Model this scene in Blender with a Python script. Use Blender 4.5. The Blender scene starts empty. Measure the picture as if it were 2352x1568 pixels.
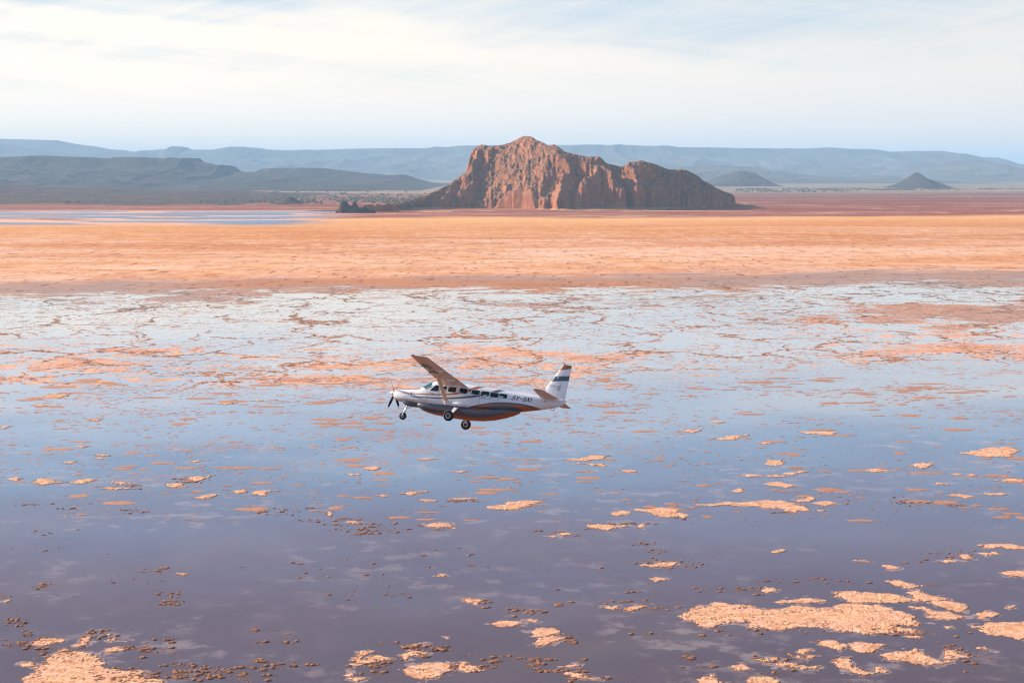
import bpy, math, random
import numpy as np
from mathutils import Matrix, Vector

# ------------------------------------------------------------------ camera, sky, sun, exposure
sc = bpy.context.scene
C = sc.collection
CAM_H = 100.0
F = 3920.0                      # focal length in pixels of a 2352 px wide frame (60 mm lens)
PITCH = math.atan(389 / F)      # the horizon lies 389 px above the middle of that frame
cam_d = bpy.data.cameras.new('camera')
cam_d.lens = 60
cam_d.sensor_width = 36
cam_d.clip_start = 1
cam_d.clip_end = 200000
cam = bpy.data.objects.new('camera', cam_d)
C.objects.link(cam)
cam.location = (0, 0, CAM_H)
cam.rotation_euler = (math.pi / 2 - PITCH, 0, 0)
sc.camera = cam

SUN = Vector((-0.85, 0.38, 0.41)).normalized()
SUN_EL = math.asin(SUN.z)
SUN_AZ = math.atan2(SUN.x, SUN.y)
sun_d = bpy.data.lights.new('sun', 'SUN')
sun_d.energy = 4.2
sun_d.angle = math.radians(0.5)
sun_d.color = (1.0, 0.81, 0.62)
sun = bpy.data.objects.new('sun', sun_d)
C.objects.link(sun)
sun.rotation_euler = SUN.to_track_quat('Z', 'Y').to_euler()

sc.view_settings.view_transform = 'Standard'
sc.view_settings.look = 'None'
sc.view_settings.gamma = 1
sc.view_settings.exposure = 1.25
sc.render.engine = 'CYCLES'
sc.cycles.use_denoising = True
sc.cycles.pixel_filter_type = 'BLACKMAN_HARRIS'
sc.cycles.filter_width = 1.2
sc.cycles.max_bounces = 6
sc.cycles.volume_bounces = 1


class T:
    """small helper that writes shader nodes as expressions"""
    def __init__(s, tree):
        s.t = tree
        s.n = tree.nodes
        s.l = tree.links
        s.n.clear()

    def put(s, sock, v):
        if v is None:
            return
        if isinstance(v, bpy.types.NodeSocket):
            s.l.new(v, sock)
        elif isinstance(v, (tuple, list)) and len(v) == 3 and sock.type == 'RGBA':
            sock.default_value = (*v, 1)
        else:
            sock.default_value = v

    def m(s, op, a, b=None, c=None, clamp=False):
        n = s.n.new('ShaderNodeMath')
        n.operation = op
        n.use_clamp = clamp
        for i, v in enumerate((a, b, c)):
            s.put(n.inputs[i], v)
        return n.outputs[0]

    def vm(s, op, a, b=None):
        n = s.n.new('ShaderNodeVectorMath')
        n.operation = op
        s.put(n.inputs[0], a)
        s.put(n.inputs[1], b)
        return n.outputs[0]

    def xyz(s, x, y, z):
        n = s.n.new('ShaderNodeCombineXYZ')
        for i, v in enumerate((x, y, z)):
            s.put(n.inputs[i], v)
        return n.outputs[0]

    def sep(s, v):
        n = s.n.new('ShaderNodeSeparateXYZ')
        s.put(n.inputs[0], v)
        return n.outputs[0], n.outputs[1], n.outputs[2]

    def noise(s, vec, scale, detail=3, rough=.5, dist=0, lac=2.0):
        n = s.n.new('ShaderNodeTexNoise')
        s.put(n.inputs['Vector'], vec)
        n.inputs['Scale'].default_value = scale
        n.inputs['Detail'].default_value = detail
        n.inputs['Roughness'].default_value = rough
        n.inputs['Lacunarity'].default_value = lac
        n.inputs['Distortion'].default_value = dist
        return n.outputs['Fac']

    def voro(s, vec, scale, feature='DISTANCE_TO_EDGE'):
        n = s.n.new('ShaderNodeTexVoronoi')
        n.feature = feature
        s.put(n.inputs['Vector'], vec)
        n.inputs['Scale'].default_value = scale
        return n.outputs['Distance']

    def ss(s, v, lo, hi, a=0.0, b=1.0):
        n = s.n.new('ShaderNodeMapRange')
        n.interpolation_type = 'SMOOTHSTEP'
        s.put(n.inputs[0], v)
        for i, q in enumerate((lo, hi, a, b)):
            s.put(n.inputs[i + 1], q)
        return n.outputs[0]

    def lin(s, v, lo, hi, a=0.0, b=1.0):
        n = s.n.new('ShaderNodeMapRange')
        s.put(n.inputs[0], v)
        for i, q in enumerate((lo, hi, a, b)):
            s.put(n.inputs[i + 1], q)
        return n.outputs[0]

    def mix(s, f, a, b):
        n = s.n.new('ShaderNodeMix')
        n.data_type = 'RGBA'
        s.put(n.inputs[0], f)
        s.put(n.inputs[6], a)
        s.put(n.inputs[7], b)
        return n.outputs[2]

    def ramp(s, v, stops, interp='LINEAR'):
        n = s.n.new('ShaderNodeValToRGB')
        s.put(n.inputs[0], v)
        r = n.color_ramp
        r.interpolation = interp
        while len(r.elements) < len(stops):
            r.elements.new(0.5)
        for e, (p, c) in zip(r.elements, sorted(stops, key=lambda q: q[0])):
            e.position = p
            e.color = (c, c, c, 1) if isinstance(c, (int, float)) else (*c, 1)
        return n.outputs[0]

    def curve(s, v, pts):
        n = s.n.new('ShaderNodeFloatCurve')
        s.put(n.inputs['Value'], v)
        cv = n.mapping.curves[0]
        while len(cv.points) < len(pts):
            cv.points.new(0.5, 0.5)
        for p, q in zip(cv.points, pts):
            p.location = q
        n.mapping.update()
        return n.outputs[0]

    def bsdf(s, col, rough=.5, **kw):
        n = s.n.new('ShaderNodeBsdfPrincipled')
        s.put(n.inputs['Base Color'], col)
        s.put(n.inputs['Roughness'], rough)
        for k, v in kw.items():
            s.put(n.inputs[k.replace('_', ' ')], v)
        return n.outputs[0]

    def bump(s, h, strength, dist):
        n = s.n.new('ShaderNodeBump')
        n.inputs['Strength'].default_value = strength
        n.inputs['Distance'].default_value = dist
        s.put(n.inputs['Height'], h)
        return n.outputs[0]

    def mixs(s, f, a, b):
        n = s.n.new('ShaderNodeMixShader')
        s.put(n.inputs[0], f)
        s.l.new(a, n.inputs[1])
        s.l.new(b, n.inputs[2])
        return n.outputs[0]

    def out(s, sh, kind='ShaderNodeOutputMaterial', sock='Surface'):
        n = s.n.new(kind)
        s.l.new(sh, n.inputs[sock])


def mat(name):
    m = bpy.data.materials.new(name)
    m.use_nodes = True
    return m, T(m.node_tree)


# sky: physical sky with thin drawn-out cirrus over it
w = bpy.data.worlds.new('World')
sc.world = w
w.use_nodes = True
t = T(w.node_tree)
sky = t.n.new('ShaderNodeTexSky')
sky.sky_type = 'NISHITA'
sky.sun_disc = False
sky.sun_elevation = SUN_EL
sky.sun_rotation = SUN_AZ
sky.altitude = 300
sky.air_density = 1.0
sky.dust_density = 1.5
sky.ozone_density = 1.5
tc = t.n.new('ShaderNodeTexCoord')
d = tc.outputs['Generated']
dx, dy, dz = t.sep(d)
slant = t.m('ADD', dz, t.m('MULTIPLY', dx, 0.10))
v1 = t.xyz(t.m('MULTIPLY', dx, 2.2), t.m('MULTIPLY', dy, 2.2), t.m('MULTIPLY', slant, 26))
n1 = t.noise(v1, 1.0, 5, .55, .6)
v2 = t.xyz(t.m('MULTIPLY', dx, 7), t.m('MULTIPLY', dy, 3), t.m('MULTIPLY', t.m('SUBTRACT', dz, t.m('MULTIPLY', dx, .22)), 60))
n2 = t.noise(v2, 1.0, 6, .6, 1.2)
base = t.m('ADD', t.m('MULTIPLY', n1, .75), t.m('MULTIPLY', n2, .25))
thr = t.curve(t.m('MULTIPLY', t.m('MAXIMUM', dz, 0.0), 1.0), [(0, .30), (.035, .37), (.06, .44), (.085, .50), (.12, .56), (.16, .62), (.35, .66), (1, .62)])
cl = t.ss(t.m('SUBTRACT', base, thr), -.16, .16)
cloud_col = t.mix(t.ss(dx, -.3, .35), (7.6, 6.6, 5.4), (5.7, 5.2, 4.6))
veil = t.ramp(dz, [(0, (1.0, .86, .60)), (.04, (.66, .61, .51)), (.075, (.33, .40, .46)), (.11, (.29, .38, .48)), (.16, (.25, .38, .57)), (.22, (.20, .22, .35)), (.30, (.15, .145, .23))])
veil = t.vm('MULTIPLY', veil, (10, 10, 10))
skyc = t.mix(t.ss(dz, .20, .42), t.mix(.85, sky.outputs[0], veil), sky.outputs[0])
mixc = t.mix(t.m('MULTIPLY', cl, .92), skyc, cloud_col)
bg = t.n.new('ShaderNodeBackground')
t.put(bg.inputs[0], mixc)
bg.inputs[1].default_value = 0.076
t.out(bg.outputs[0], 'ShaderNodeOutputWorld')


# ------------------------------------------------------------------ helpers
def tag(o, label=None, cat=None, group=None, kind=None):
    if label:
        o['label'] = label
    if cat:
        o['category'] = cat
    if group:
        o['group'] = group
    if kind:
        o['kind'] = kind
    return o


def obj(name, verts, faces, material=None, parent=None, smooth=False):
    me = bpy.data.meshes.new(name)
    me.from_pydata([tuple(map(float, v)) for v in verts], [], faces)
    if smooth:
        me.polygons.foreach_set('use_smooth', [True] * len(me.polygons))
    me.update()
    o = bpy.data.objects.new(name, me)
    C.objects.link(o)
    if material:
        me.materials.append(material)
    if parent:
        o.parent = parent
    return o


def grid_obj(name, X, Y, Z, material, keep=None, smooth=True):
    ny, nx = X.shape
    V = np.stack([X, Y, Z], -1).reshape(-1, 3)
    i = np.arange(ny * nx).reshape(ny, nx)
    q = np.stack([i[:-1, :-1], i[:-1, 1:], i[1:, 1:], i[1:, :-1]], -1)
    if keep is not None:
        q = q[keep]
    q = q.reshape(-1, 4)
    used, inv = np.unique(q, return_inverse=True)
    V = V[used]
    q = inv.reshape(-1, 4)
    me = bpy.data.meshes.new(name)
    me.vertices.add(len(V))
    me.vertices.foreach_set('co', V.astype(np.float32).ravel())
    me.loops.add(q.size)
    me.loops.foreach_set('vertex_index', q.astype(np.int32).ravel())
    me.polygons.add(len(q))
    me.polygons.foreach_set('loop_start', np.arange(0, q.size, 4, dtype=np.int32))
    me.polygons.foreach_set('use_smooth', np.full(len(q), smooth))
    me.update(calc_edges=True)
    me.validate()
    me.materials.append(material)
    o = bpy.data.objects.new(name, me)
    C.objects.link(o)
    return o


_rng = np.random.RandomState(7)
_perm = np.concatenate([_rng.permutation(512)] * 2)
_ang = _rng.rand(512) * 2 * np.pi
_gx, _gy = np.cos(_ang), np.sin(_ang)


def pn(x, y, seed=0):
    x = np.asarray(x, float) + seed * 17.31
    y = np.asarray(y, float) + seed * 9.77
    xi = np.floor(x).astype(int)
    yi = np.floor(y).astype(int)
    xf, yf = x - xi, y - yi
    u = xf * xf * xf * (xf * (xf * 6 - 15) + 10)
    v = yf * yf * yf * (yf * (yf * 6 - 15) + 10)

    def g(ix, iy, fx, fy):
        h = _perm[_perm[ix & 511] + (iy & 511)]
        return _gx[h] * fx + _gy[h] * fy
    a = g(xi, yi, xf, yf)
    b = g(xi + 1, yi, xf - 1, yf)
    c = g(xi, yi + 1, xf, yf - 1)
    e = g(xi + 1, yi + 1, xf - 1, yf - 1)
    return ((a * (1 - u) + b * u) * (1 - v) + (c * (1 - u) + e * u) * v) * 1.5


def fbm(x, y, oct=5, gain=.5, seed=0, ridged=False):
    s, a, f, tot = 0, 1, 1, 0
    for k in range(oct):
        n = pn(x * f, y * f, seed + k * 3)
        if ridged:
            n = 1 - 2 * np.abs(n)
        s = s + a * n
        tot += a
        a *= gain
        f *= 2.03
    return s / tot


def sst(v, lo, hi):
    q = np.clip((v - lo) / (hi - lo), 0, 1)
    return q * q * (3 - 2 * q)


cp, sp = math.cos(PITCH), math.sin(PITCH)


def ray(px, v):
    """direction of a point of the 2352 x 1568 photograph, scaled to one metre of distance Y"""
    a, b = (px - 1176) / F, -(v - 784) / F
    y = cp + b * sp
    z = -sp + b * cp
    return a / y, z / y


def at(px, v, Y):
    a, b = ray(px, v)
    return a * Y, Y, CAM_H + b * Y


def ground(px, v):
    a, b = ray(px, v)
    Y = CAM_H / -b
    return a * Y, Y


def tv(v):
    return -ray(1176, v)[1]


# ------------------------------------------------------------------ materials of the setting
def lake_material():
    m, t = mat('salt_lake_bed')
    g = t.n.new('ShaderNodeNewGeometry')
    P = g.outputs['Position']
    X, Y, Z = t.sep(P)
    big = t.noise(P, .0022, 4, .55)
    mid = t.noise(P, .012, 5, .6)
    # distance across the flats, slightly askew and wavering like real shorelines
    Yw = t.m('SUBTRACT', Y, t.m('MULTIPLY', X, .20))
    Yw = t.m('MULTIPLY', Yw, t.m('ADD', 1.0, t.m('MULTIPLY', t.m('SUBTRACT', big, .5), .16)))
    Yw = t.m('ADD', Yw, t.m('MULTIPLY', t.m('SUBTRACT', mid, .5), t.ss(Y, 2500, 1800, 50, 300)))
    Yw = t.m('MAXIMUM', Yw, 150.0)
    tt = t.m('DIVIDE', 100.0, Yw)
    K = 3.0

    def st(v, c):
        return (min(1, tv(v) * K), c)
    tk = t.m('MULTIPLY', tt, K)
    # --- dry flats
    dry = t.ramp(tk, [st(434, (.17, .17, .13)), st(441, (.24, .20, .155)), st(444, (.15, .085, .070)), st(448, (.13, .050, .036)), st(455, (.13, .034, .022)), st(470, (.18, .022, .006)),
                      st(489, (.23, .030, .008)), st(498, (.24, .032, .009)), st(499.5, (.76, .44, .20)), st(506, (.72, .36, .11)), st(520, (.63, .265, .065)),
                      st(545, (.58, .225, .05)), st(556, (.54, .20, .05)), st(566, (.64, .32, .165)), st(580, (.70, .38, .22)), st(600, (.66, .32, .14)),
                      st(622, (.62, .28, .115)), st(630, (.56, .27, .17)), st(638, (.33, .225, .20)), st(664, (.37, .275, .25)),
                      st(690, (.36, .25, .22)), st(715, (.46, .25, .18)), st(790, (.62, .28, .17)), st(870, (.52, .22, .14)), st(1500, (.66, .36, .22))])
    streak = t.noise(t.xyz(t.m('MULTIPLY', X, .55), Y, 0.0), .022, 11, .74, .3)
    stain = t.noise(t.xyz(t.m('MULTIPLY', X, .35), Y, 0.0), .0038, 6, .62, .8)
    speck = t.noise(t.xyz(t.m('MULTIPLY', X, .11), t.m('MULTIPLY', Y, .026), 0.0), 1.0, 3, .55)
    dash = t.noise(t.xyz(t.m('MULTIPLY', X, .05), t.m('MULTIPLY', Y, .020), 7.0), 1.0, 5, .7)
    fine = t.noise(P, .12, 5, .7)
    veryfine = t.noise(P, .5, 4, .7)
    dryc = t.mix(t.m('MULTIPLY', t.ss(t.m('ADD', t.m('MULTIPLY', streak, .5), t.m('MULTIPLY', stain, .5)), .46, .60), t.m('MULTIPLY', t.ss(tt, tv(515), tv(560), .25, .85), t.ss(tt, tv(645), tv(632)))), dry, (.76, .50, .37))
    dryc = t.mix(t.m('MULTIPLY', t.ss(streak, .50, .34), t.m('MULTIPLY', t.ss(tt, tv(503), tv(520)), .55)), dryc, (.64, .30, .07))
    dryc = t.mix(t.m('MULTIPLY', t.ss(fine, .50, .72), .40), dryc, (.34, .12, .05))
    dryc = t.mix(t.m('MULTIPLY', t.ss(stain, .48, .34), t.m('MULTIPLY', t.ss(tt, tv(500), tv(530)), .6)), dryc, (.50, .18, .05))
    dryc = t.mix(t.m('MULTIPLY', t.ss(speck, .60, .66), t.ss(tt, tv(520), tv(560), .2, .75)), dryc, (.16, .055, .03))
    dz_ = t.m('MULTIPLY', t.ss(tt, tv(503), tv(540), .3, 1.0), t.ss(tt, tv(640), tv(626)))
    dryc = t.mix(t.m('MULTIPLY', t.ss(dash, .52, .66), t.m('MULTIPLY', dz_, .55)), dryc, (.78, .50, .32))
    dryc = t.mix(t.m('MULTIPLY', t.ss(dash, .48, .36), t.m('MULTIPLY', dz_, .55)), dryc, (.42, .15, .055))
    # long pale and dark streaks across the red mud flat behind
    far = t.noise(t.xyz(t.m('MULTIPLY', X, .0016), t.m('MULTIPLY', Yw, .010), 0.0), 1.0, 5, .6)
    redzone = t.m('MULTIPLY', t.ss(tt, tv(499.6), tv(498.8)), t.ss(tt, tv(466), tv(480)))
    dryc = t.mix(t.m('MULTIPLY', redzone, t.ss(far, .55, .62)), dryc, (.60, .36, .22))
    dryc = t.mix(t.m('MULTIPLY', redzone, t.m('MULTIPLY', t.ss(far, .46, .36), .6)), dryc, (.13, .07, .06))
    # --- polygonal cracks and pressure ridges
    wx = t.noise(P, .016, 4, .55)
    wv = t.xyz(t.m('ADD', t.m('DIVIDE', X, 62), t.m('MULTIPLY', wx, 1.6)), t.m('ADD', t.m('DIVIDE', Y, 92), t.m('MULTIPLY', t.noise(t.vm('ADD', P, (900, 77, 0)), .016, 4, .55), 1.6)), 0.0)
    e1 = t.voro(wv, 1.0)
    e2 = t.voro(wv, 2.7)
    wid = t.ss(mid, .35, .75, .008, .055)
    dots = t.noise(P, .16, 3, .6)
    line1 = t.m('MULTIPLY', t.m('LESS_THAN', e1, wid), t.m('GREATER_THAN', dots, .42))
    line2 = t.m('MULTIPLY', t.m('LESS_THAN', e2, t.ss(mid, .35, .7, .004, .045)), t.m('GREATER_THAN', dots, .49))
    e3 = t.voro(wv, 5.5)
    line3 = t.m('MULTIPLY', t.m('LESS_THAN', e3, t.ss(big, .35, .65, .0, .05)), t.m('GREATER_THAN', dots, .50))
    lines = t.m('MAXIMUM', t.m('MAXIMUM', line1, t.m('MULTIPLY', line3, .8)), t.m('MULTIPLY', line2, .9))
    linezone = t.m('MULTIPLY', t.ss(tt, tv(905), tv(840)), t.ss(tt, tv(640), tv(668)))
    lines = t.m('MULTIPLY', lines, linezone)
    # --- crust cover
    cov = t.ramp(tk, [st(560, 1.0), st(640, .8), st(654, .60), st(664, .51), st(680, .46), st(700, .42), st(740, .37), st(775, .40), st(800, .435), st(825, .475), st(850, .46),
                      st(866, .44), st(885, .40), st(915, .345), st(960, .29), st(1040, .30), st(1150, .27), st(1250, .20), st(1500, .16)])
    c1 = t.noise(t.xyz(t.m('MULTIPLY', X, .75), Y, 0.0), .030, 8, .62, .3)
    c2 = t.noise(t.xyz(t.m('ADD', t.m('MULTIPLY', X, .6), 300.0), Y, 0.0), .12, 7, .68, .2)
    c3 = t.noise(t.xyz(t.m('MULTIPLY', X, .8), Y, 4.0), .40, 5, .6)
    fl_cl = t.noise(t.xyz(t.m('MULTIPLY', X, .5), Y, 9.0), .035, 4, .6)
    fleck = t.m('MULTIPLY', t.ss(t.m('ADD', c3, t.lin(fl_cl, .3, .7, -.14, .12)), .60, .63), t.ramp(tk, [st(640, .9), st(690, .7), st(720, .5), st(790, .55), st(850, 1.0), st(960, .95), st(1060, .5), st(1150, .1), st(1190, 0)]))
    cn = t.m('ADD', t.m('ADD', t.m('MULTIPLY', c1, .46), t.m('MULTIPLY', c3, .12)), t.m('MULTIPLY', c2, .42))
    # a wide bar of wet mud on the right, between the ponds
    bar = t.m('MULTIPLY', t.ss(t.m('ABSOLUTE', t.m('SUBTRACT', Yw, t.m('ADD', 1135.0, 0.0))), 120, 40), t.ss(X, 110, 330))
    patchy = t.noise(t.vm('ADD', P, (1500, 200, 0)), .0045, 4, .6, .5)
    pzone = t.ramp(tk, [st(640, .2), st(660, .9), st(690, .8), st(715, .5), st(760, .7), st(860, 1.0), st(940, .6), st(1100, .3)])
    cov2 = t.m('ADD', cov, t.m('MULTIPLY', bar, .22))
    cov2 = t.m('ADD', cov2, t.m('MULTIPLY', pzone, t.lin(patchy, .3, .7, -.10, .10)))
    crust = t.ss(t.m('ADD', cn, cov2), .985, 1.0)
    crust = t.m('MAXIMUM', t.m('MAXIMUM', crust, lines), fleck)
    # unseen bed zone beneath the aircraft, added to bounce warm light up at it
    bounce_bed = t.ss(Y, 300, 262)
    crust = t.m('MAXIMUM', crust, bounce_bed)
    # --- colour of crust
    wetc = t.mix(t.ss(c2, .42, .62), (.54, .25, .16), (.78, .45, .30))
    wetc = t.mix(t.ss(tt, tv(850), tv(950), 0, .75), wetc, (.38, .165, .105))
    wetc = t.mix(bar, wetc, (.36, .26, .225))
    wetzone = t.ss(tt, tv(690), tv(780))
    col = t.mix(t.m('MULTIPLY', wetzone, .85), dryc, wetc)
    col = t.mix(t.m('MULTIPLY', fleck, .75), col, (.30, .135, .10))
    darkl = t.m('MULTIPLY', lines, t.ss(t.noise(P, .30, 2, .5), .45, .52))
    col = t.mix(t.m('MULTIPLY', darkl, .85), col, (.06, .03, .02))
    col = t.mix(t.m('MULTIPLY', t.ss(c2, .60, .70), .6), col, (.22, .09, .05))
    col = t.mix(bounce_bed, col, (.15, .060, .032))
    # pools to the left of the island
    pz = t.m('MULTIPLY', t.m('MULTIPLY', t.ss(Y, 3150, 3350), t.ss(Y, 4600, 4300)), t.ss(X, -330, -500))
    pn_ = t.noise(t.xyz(t.m('MULTIPLY', X, .0018), t.m('MULTIPLY', Y, .0065), 0.0), 1.0, 6, .55, .3)
    pool = t.m('MULTIPLY', pz, t.ss(pn_, .46, .50))
    shore = t.m('MULTIPLY', pz, t.ss(pn_, .35, .45))
    col = t.mix(shore, col, (.74, .42, .30))
    col = t.mix(pool, col, (.10, .15, .23))
    # --- water and the bed seen through it
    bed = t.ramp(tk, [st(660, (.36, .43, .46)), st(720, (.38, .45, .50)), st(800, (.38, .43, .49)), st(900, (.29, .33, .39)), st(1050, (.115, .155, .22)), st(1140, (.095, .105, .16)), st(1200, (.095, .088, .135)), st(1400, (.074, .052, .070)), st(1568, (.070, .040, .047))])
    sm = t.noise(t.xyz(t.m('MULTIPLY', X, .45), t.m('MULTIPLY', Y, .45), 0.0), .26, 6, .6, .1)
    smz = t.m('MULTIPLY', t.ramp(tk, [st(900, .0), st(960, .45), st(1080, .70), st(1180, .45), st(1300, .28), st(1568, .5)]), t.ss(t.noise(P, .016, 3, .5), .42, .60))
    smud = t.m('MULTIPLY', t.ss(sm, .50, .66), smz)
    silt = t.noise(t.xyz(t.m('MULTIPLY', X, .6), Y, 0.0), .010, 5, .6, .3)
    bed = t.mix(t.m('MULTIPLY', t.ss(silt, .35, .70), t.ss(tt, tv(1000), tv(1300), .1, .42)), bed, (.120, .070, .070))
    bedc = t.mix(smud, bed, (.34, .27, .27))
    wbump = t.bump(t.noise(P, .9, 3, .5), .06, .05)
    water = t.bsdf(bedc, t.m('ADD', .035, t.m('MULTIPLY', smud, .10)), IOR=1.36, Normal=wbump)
    cb = t.bump(t.m('ADD', fine, t.m('MULTIPLY', veryfine, .5)), .8, 1.2)
    rgh = t.lin(pool, 0, 1, .9, .25)
    dryS = t.bsdf(col, rgh, Normal=cb, Specular_IOR_Level=t.lin(pool, 0, 1, .15, .5))
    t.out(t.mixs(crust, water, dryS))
    return m


def hill_material(name, dark, light, scale, strata=0.0):
    m, t = mat(name)
    g = t.n.new('ShaderNodeNewGeometry')
    P = g.outputs['Position']
    X, Y, Z = t.sep(P)
    nx, ny, nz = t.sep(g.outputs['Normal'])
    n = t.noise(P, scale, 6, .6)
    n2 = t.noise(P, scale * 6, 5, .65)
    col = t.mix(t.ss(t.m('ADD', t.m('MULTIPLY', n, .6), t.m('MULTIPLY', n2, .4)), .38, .66), dark, light)
    if strata:
        s = t.noise(t.xyz(t.m('MULTIPLY', X, .002), t.m('MULTIPLY', Y, .002), t.m('MULTIPLY', Z, strata)), 1.0, 4, .6)
        col = t.mix(t.m('MULTIPLY', t.ss(s, .45, .6), .5), col, light)
    b = t.bump(n2, .6, .08 / scale)
    t.out(t.bsdf(col, .95, Normal=b, Specular_IOR_Level=.1))
    return m


def rock_material():
    m, t = mat('red_sandstone')
    g = t.n.new('ShaderNodeNewGeometry')
    P = g.outputs['Position']
    X, Y, Z = t.sep(P)
    nx, ny, nz = t.sep(g.outputs['Normal'])
    a = t.noise(P, .012, 5, .6)
    b = t.noise(P, .09, 6, .68)
    c = t.noise(P, .45, 4, .7)
    red = t.mix(t.ss(a, .35, .65), (.37, .125, .055), (.62, .245, .105))
    flute = t.noise(t.xyz(t.m('MULTIPLY', X, .12), t.m('MULTIPLY', Y, .12), t.m('MULTIPLY', Z, .012)), 1.0, 5, .6)
    red = t.mix(t.m('MULTIPLY', t.ss(flute, .40, .66), .55), red, (.21, .10, .07))
    # broken debris lies on the gentler slopes: dustier, with scrub and dark boulders
    flat = t.ss(nz, .45, .75)
    rub = t.mix(t.ss(b, .40, .62), (.13, .085, .06), (.46, .24, .15))
    rub = t.mix(t.ss(c, .55, .7), rub, (.16, .12, .08))
    col = t.mix(t.m('MULTIPLY', flat, .8), red, rub)
    strat = t.noise(t.xyz(t.m('MULTIPLY', X, .004), t.m('MULTIPLY', Y, .004), t.m('MULTIPLY', Z, .16)), 1.0, 4, .6)
    col = t.mix(t.m('MULTIPLY', t.ss(strat, .50, .62), .35), col, (.42, .21, .12))
    col = t.mix(t.m('MULTIPLY', t.ss(t.m('ADD', Z, t.m('MULTIPLY', b, 8)), 13, 7), t.ss(nz, .6, .85)), col, (.62, .33, .16))
    h = t.m('ADD', t.m('MULTIPLY', b, 1.0), t.m('ADD', t.m('MULTIPLY', c, .5), t.m('MULTIPLY', flute, .8)))
    t.out(t.bsdf(col, .95, Normal=t.bump(h, 1.0, 9.0), Specular_IOR_Level=.1))
    return m


def crust_material():
    m, t = mat('salt_crust')
    g = t.n.new('ShaderNodeNewGeometry')
    P = g.outputs['Position']
    n = t.noise(P, .35, 5, .6)
    f = t.noise(P, 1.6, 5, .7)
    ln = t.noise(t.xyz(t.m('MULTIPLY', t.sep(P)[0], .35), t.m('MULTIPLY', t.sep(P)[1], .9), 0.0), 1.0, 5, .6, .8)
    nz = t.sep(g.outputs['Normal'])[2]
    col = t.mix(t.ss(n, .36, .64), (.66, .33, .18), (.82, .51, .34))
    pk = t.noise(P, .12, 4, .6)
    col = t.mix(t.m('MULTIPLY', t.ss(pk, .48, .64), .6), col, (.80, .45, .34))
    col = t.mix(t.m('MULTIPLY', t.ss(pk, .46, .34), .5), col, (.74, .50, .28))
    col = t.mix(t.m('MULTIPLY', t.ss(ln, .52, .64), .6), col, (.56, .27, .14))
    col = t.mix(t.m('MULTIPLY', t.ss(f, .58, .66), .7), col, (.30, .13, .07))
    col = t.mix(t.m('MULTIPLY', t.ss(n, .66, .74), .5), col, (.55, .48, .36))
    Z = t.sep(P)[2]
    col = t.mix(t.ss(Z, .075, .035), col, (.25, .10, .06))     # the darker rim where the plates meet the brine
    t.out(t.bsdf(col, .9, Normal=t.bump(t.m('ADD', ln, f), 1.0, .35), Specular_IOR_Level=.2))
    return m


def drowned_material():
    m, t = mat('drowned_crust')
    g = t.n.new('ShaderNodeNewGeometry')
    P = g.outputs['Position']
    n = t.noise(P, .5, 5, .65)
    col = t.mix(t.ss(n, .35, .65), (.20, .13, .13), (.34, .24, .22))
    t.out(t.bsdf(col, .07, IOR=1.33))
    return m


M_DROWNED = drowned_material()
M_LAKE = lake_material()
M_ROCK = rock_material()
M_CRUST = crust_material()


def plain(name, col, rough=.5, var=0.0, **kw):
    m, t = mat(name)
    c = col
    if var:
        tcn = t.n.new('ShaderNodeTexCoord')
        n = t.noise(tcn.outputs['Object'], 6.0, 5, .65)
        c = t.mix(t.ss(n, .35, .7), col, tuple(q * (1 - var) for q in col))
    t.out(t.bsdf(c, rough, **kw))
    return m


# ------------------------------------------------------------------ ground and water
def shore_Y(x):
    return 1490 + .2 * x + 26 * math.sin(x * .013) + 14 * math.sin(x * .041 + 1)


xs = [-60000, -9000, -3000] + list(range(-900, 901, 20)) + [3000, 9000, 60000]
far_v, near_v = [], []
gv, gf = [], []
for i, x in enumerate(xs):
    gv += [(x, shore_Y(min(900, max(-900, x))), 0), (x, 78000, 0)]
for i in range(len(xs) - 1):
    gf.append((2 * i, 2 * i + 2, 2 * i + 3, 2 * i + 1))
tag(obj('ground', gv, gf, M_LAKE), 'orange and red dry salt flats with scrub plain behind', None, None, 'structure')
wv_, wf_ = [], []
for i, x in enumerate(xs):
    wv_ += [(x, -40000, 0), (x, shore_Y(min(900, max(-900, x))), 0)]
for i in range(len(xs) - 1):
    wf_.append((2 * i, 2 * i + 2, 2 * i + 3, 2 * i + 1))
tag(obj('water', wv_, wf_, M_LAKE), 'shallow salt lake mirroring the sky between orange crust patches', None, None, 'structure')


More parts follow.
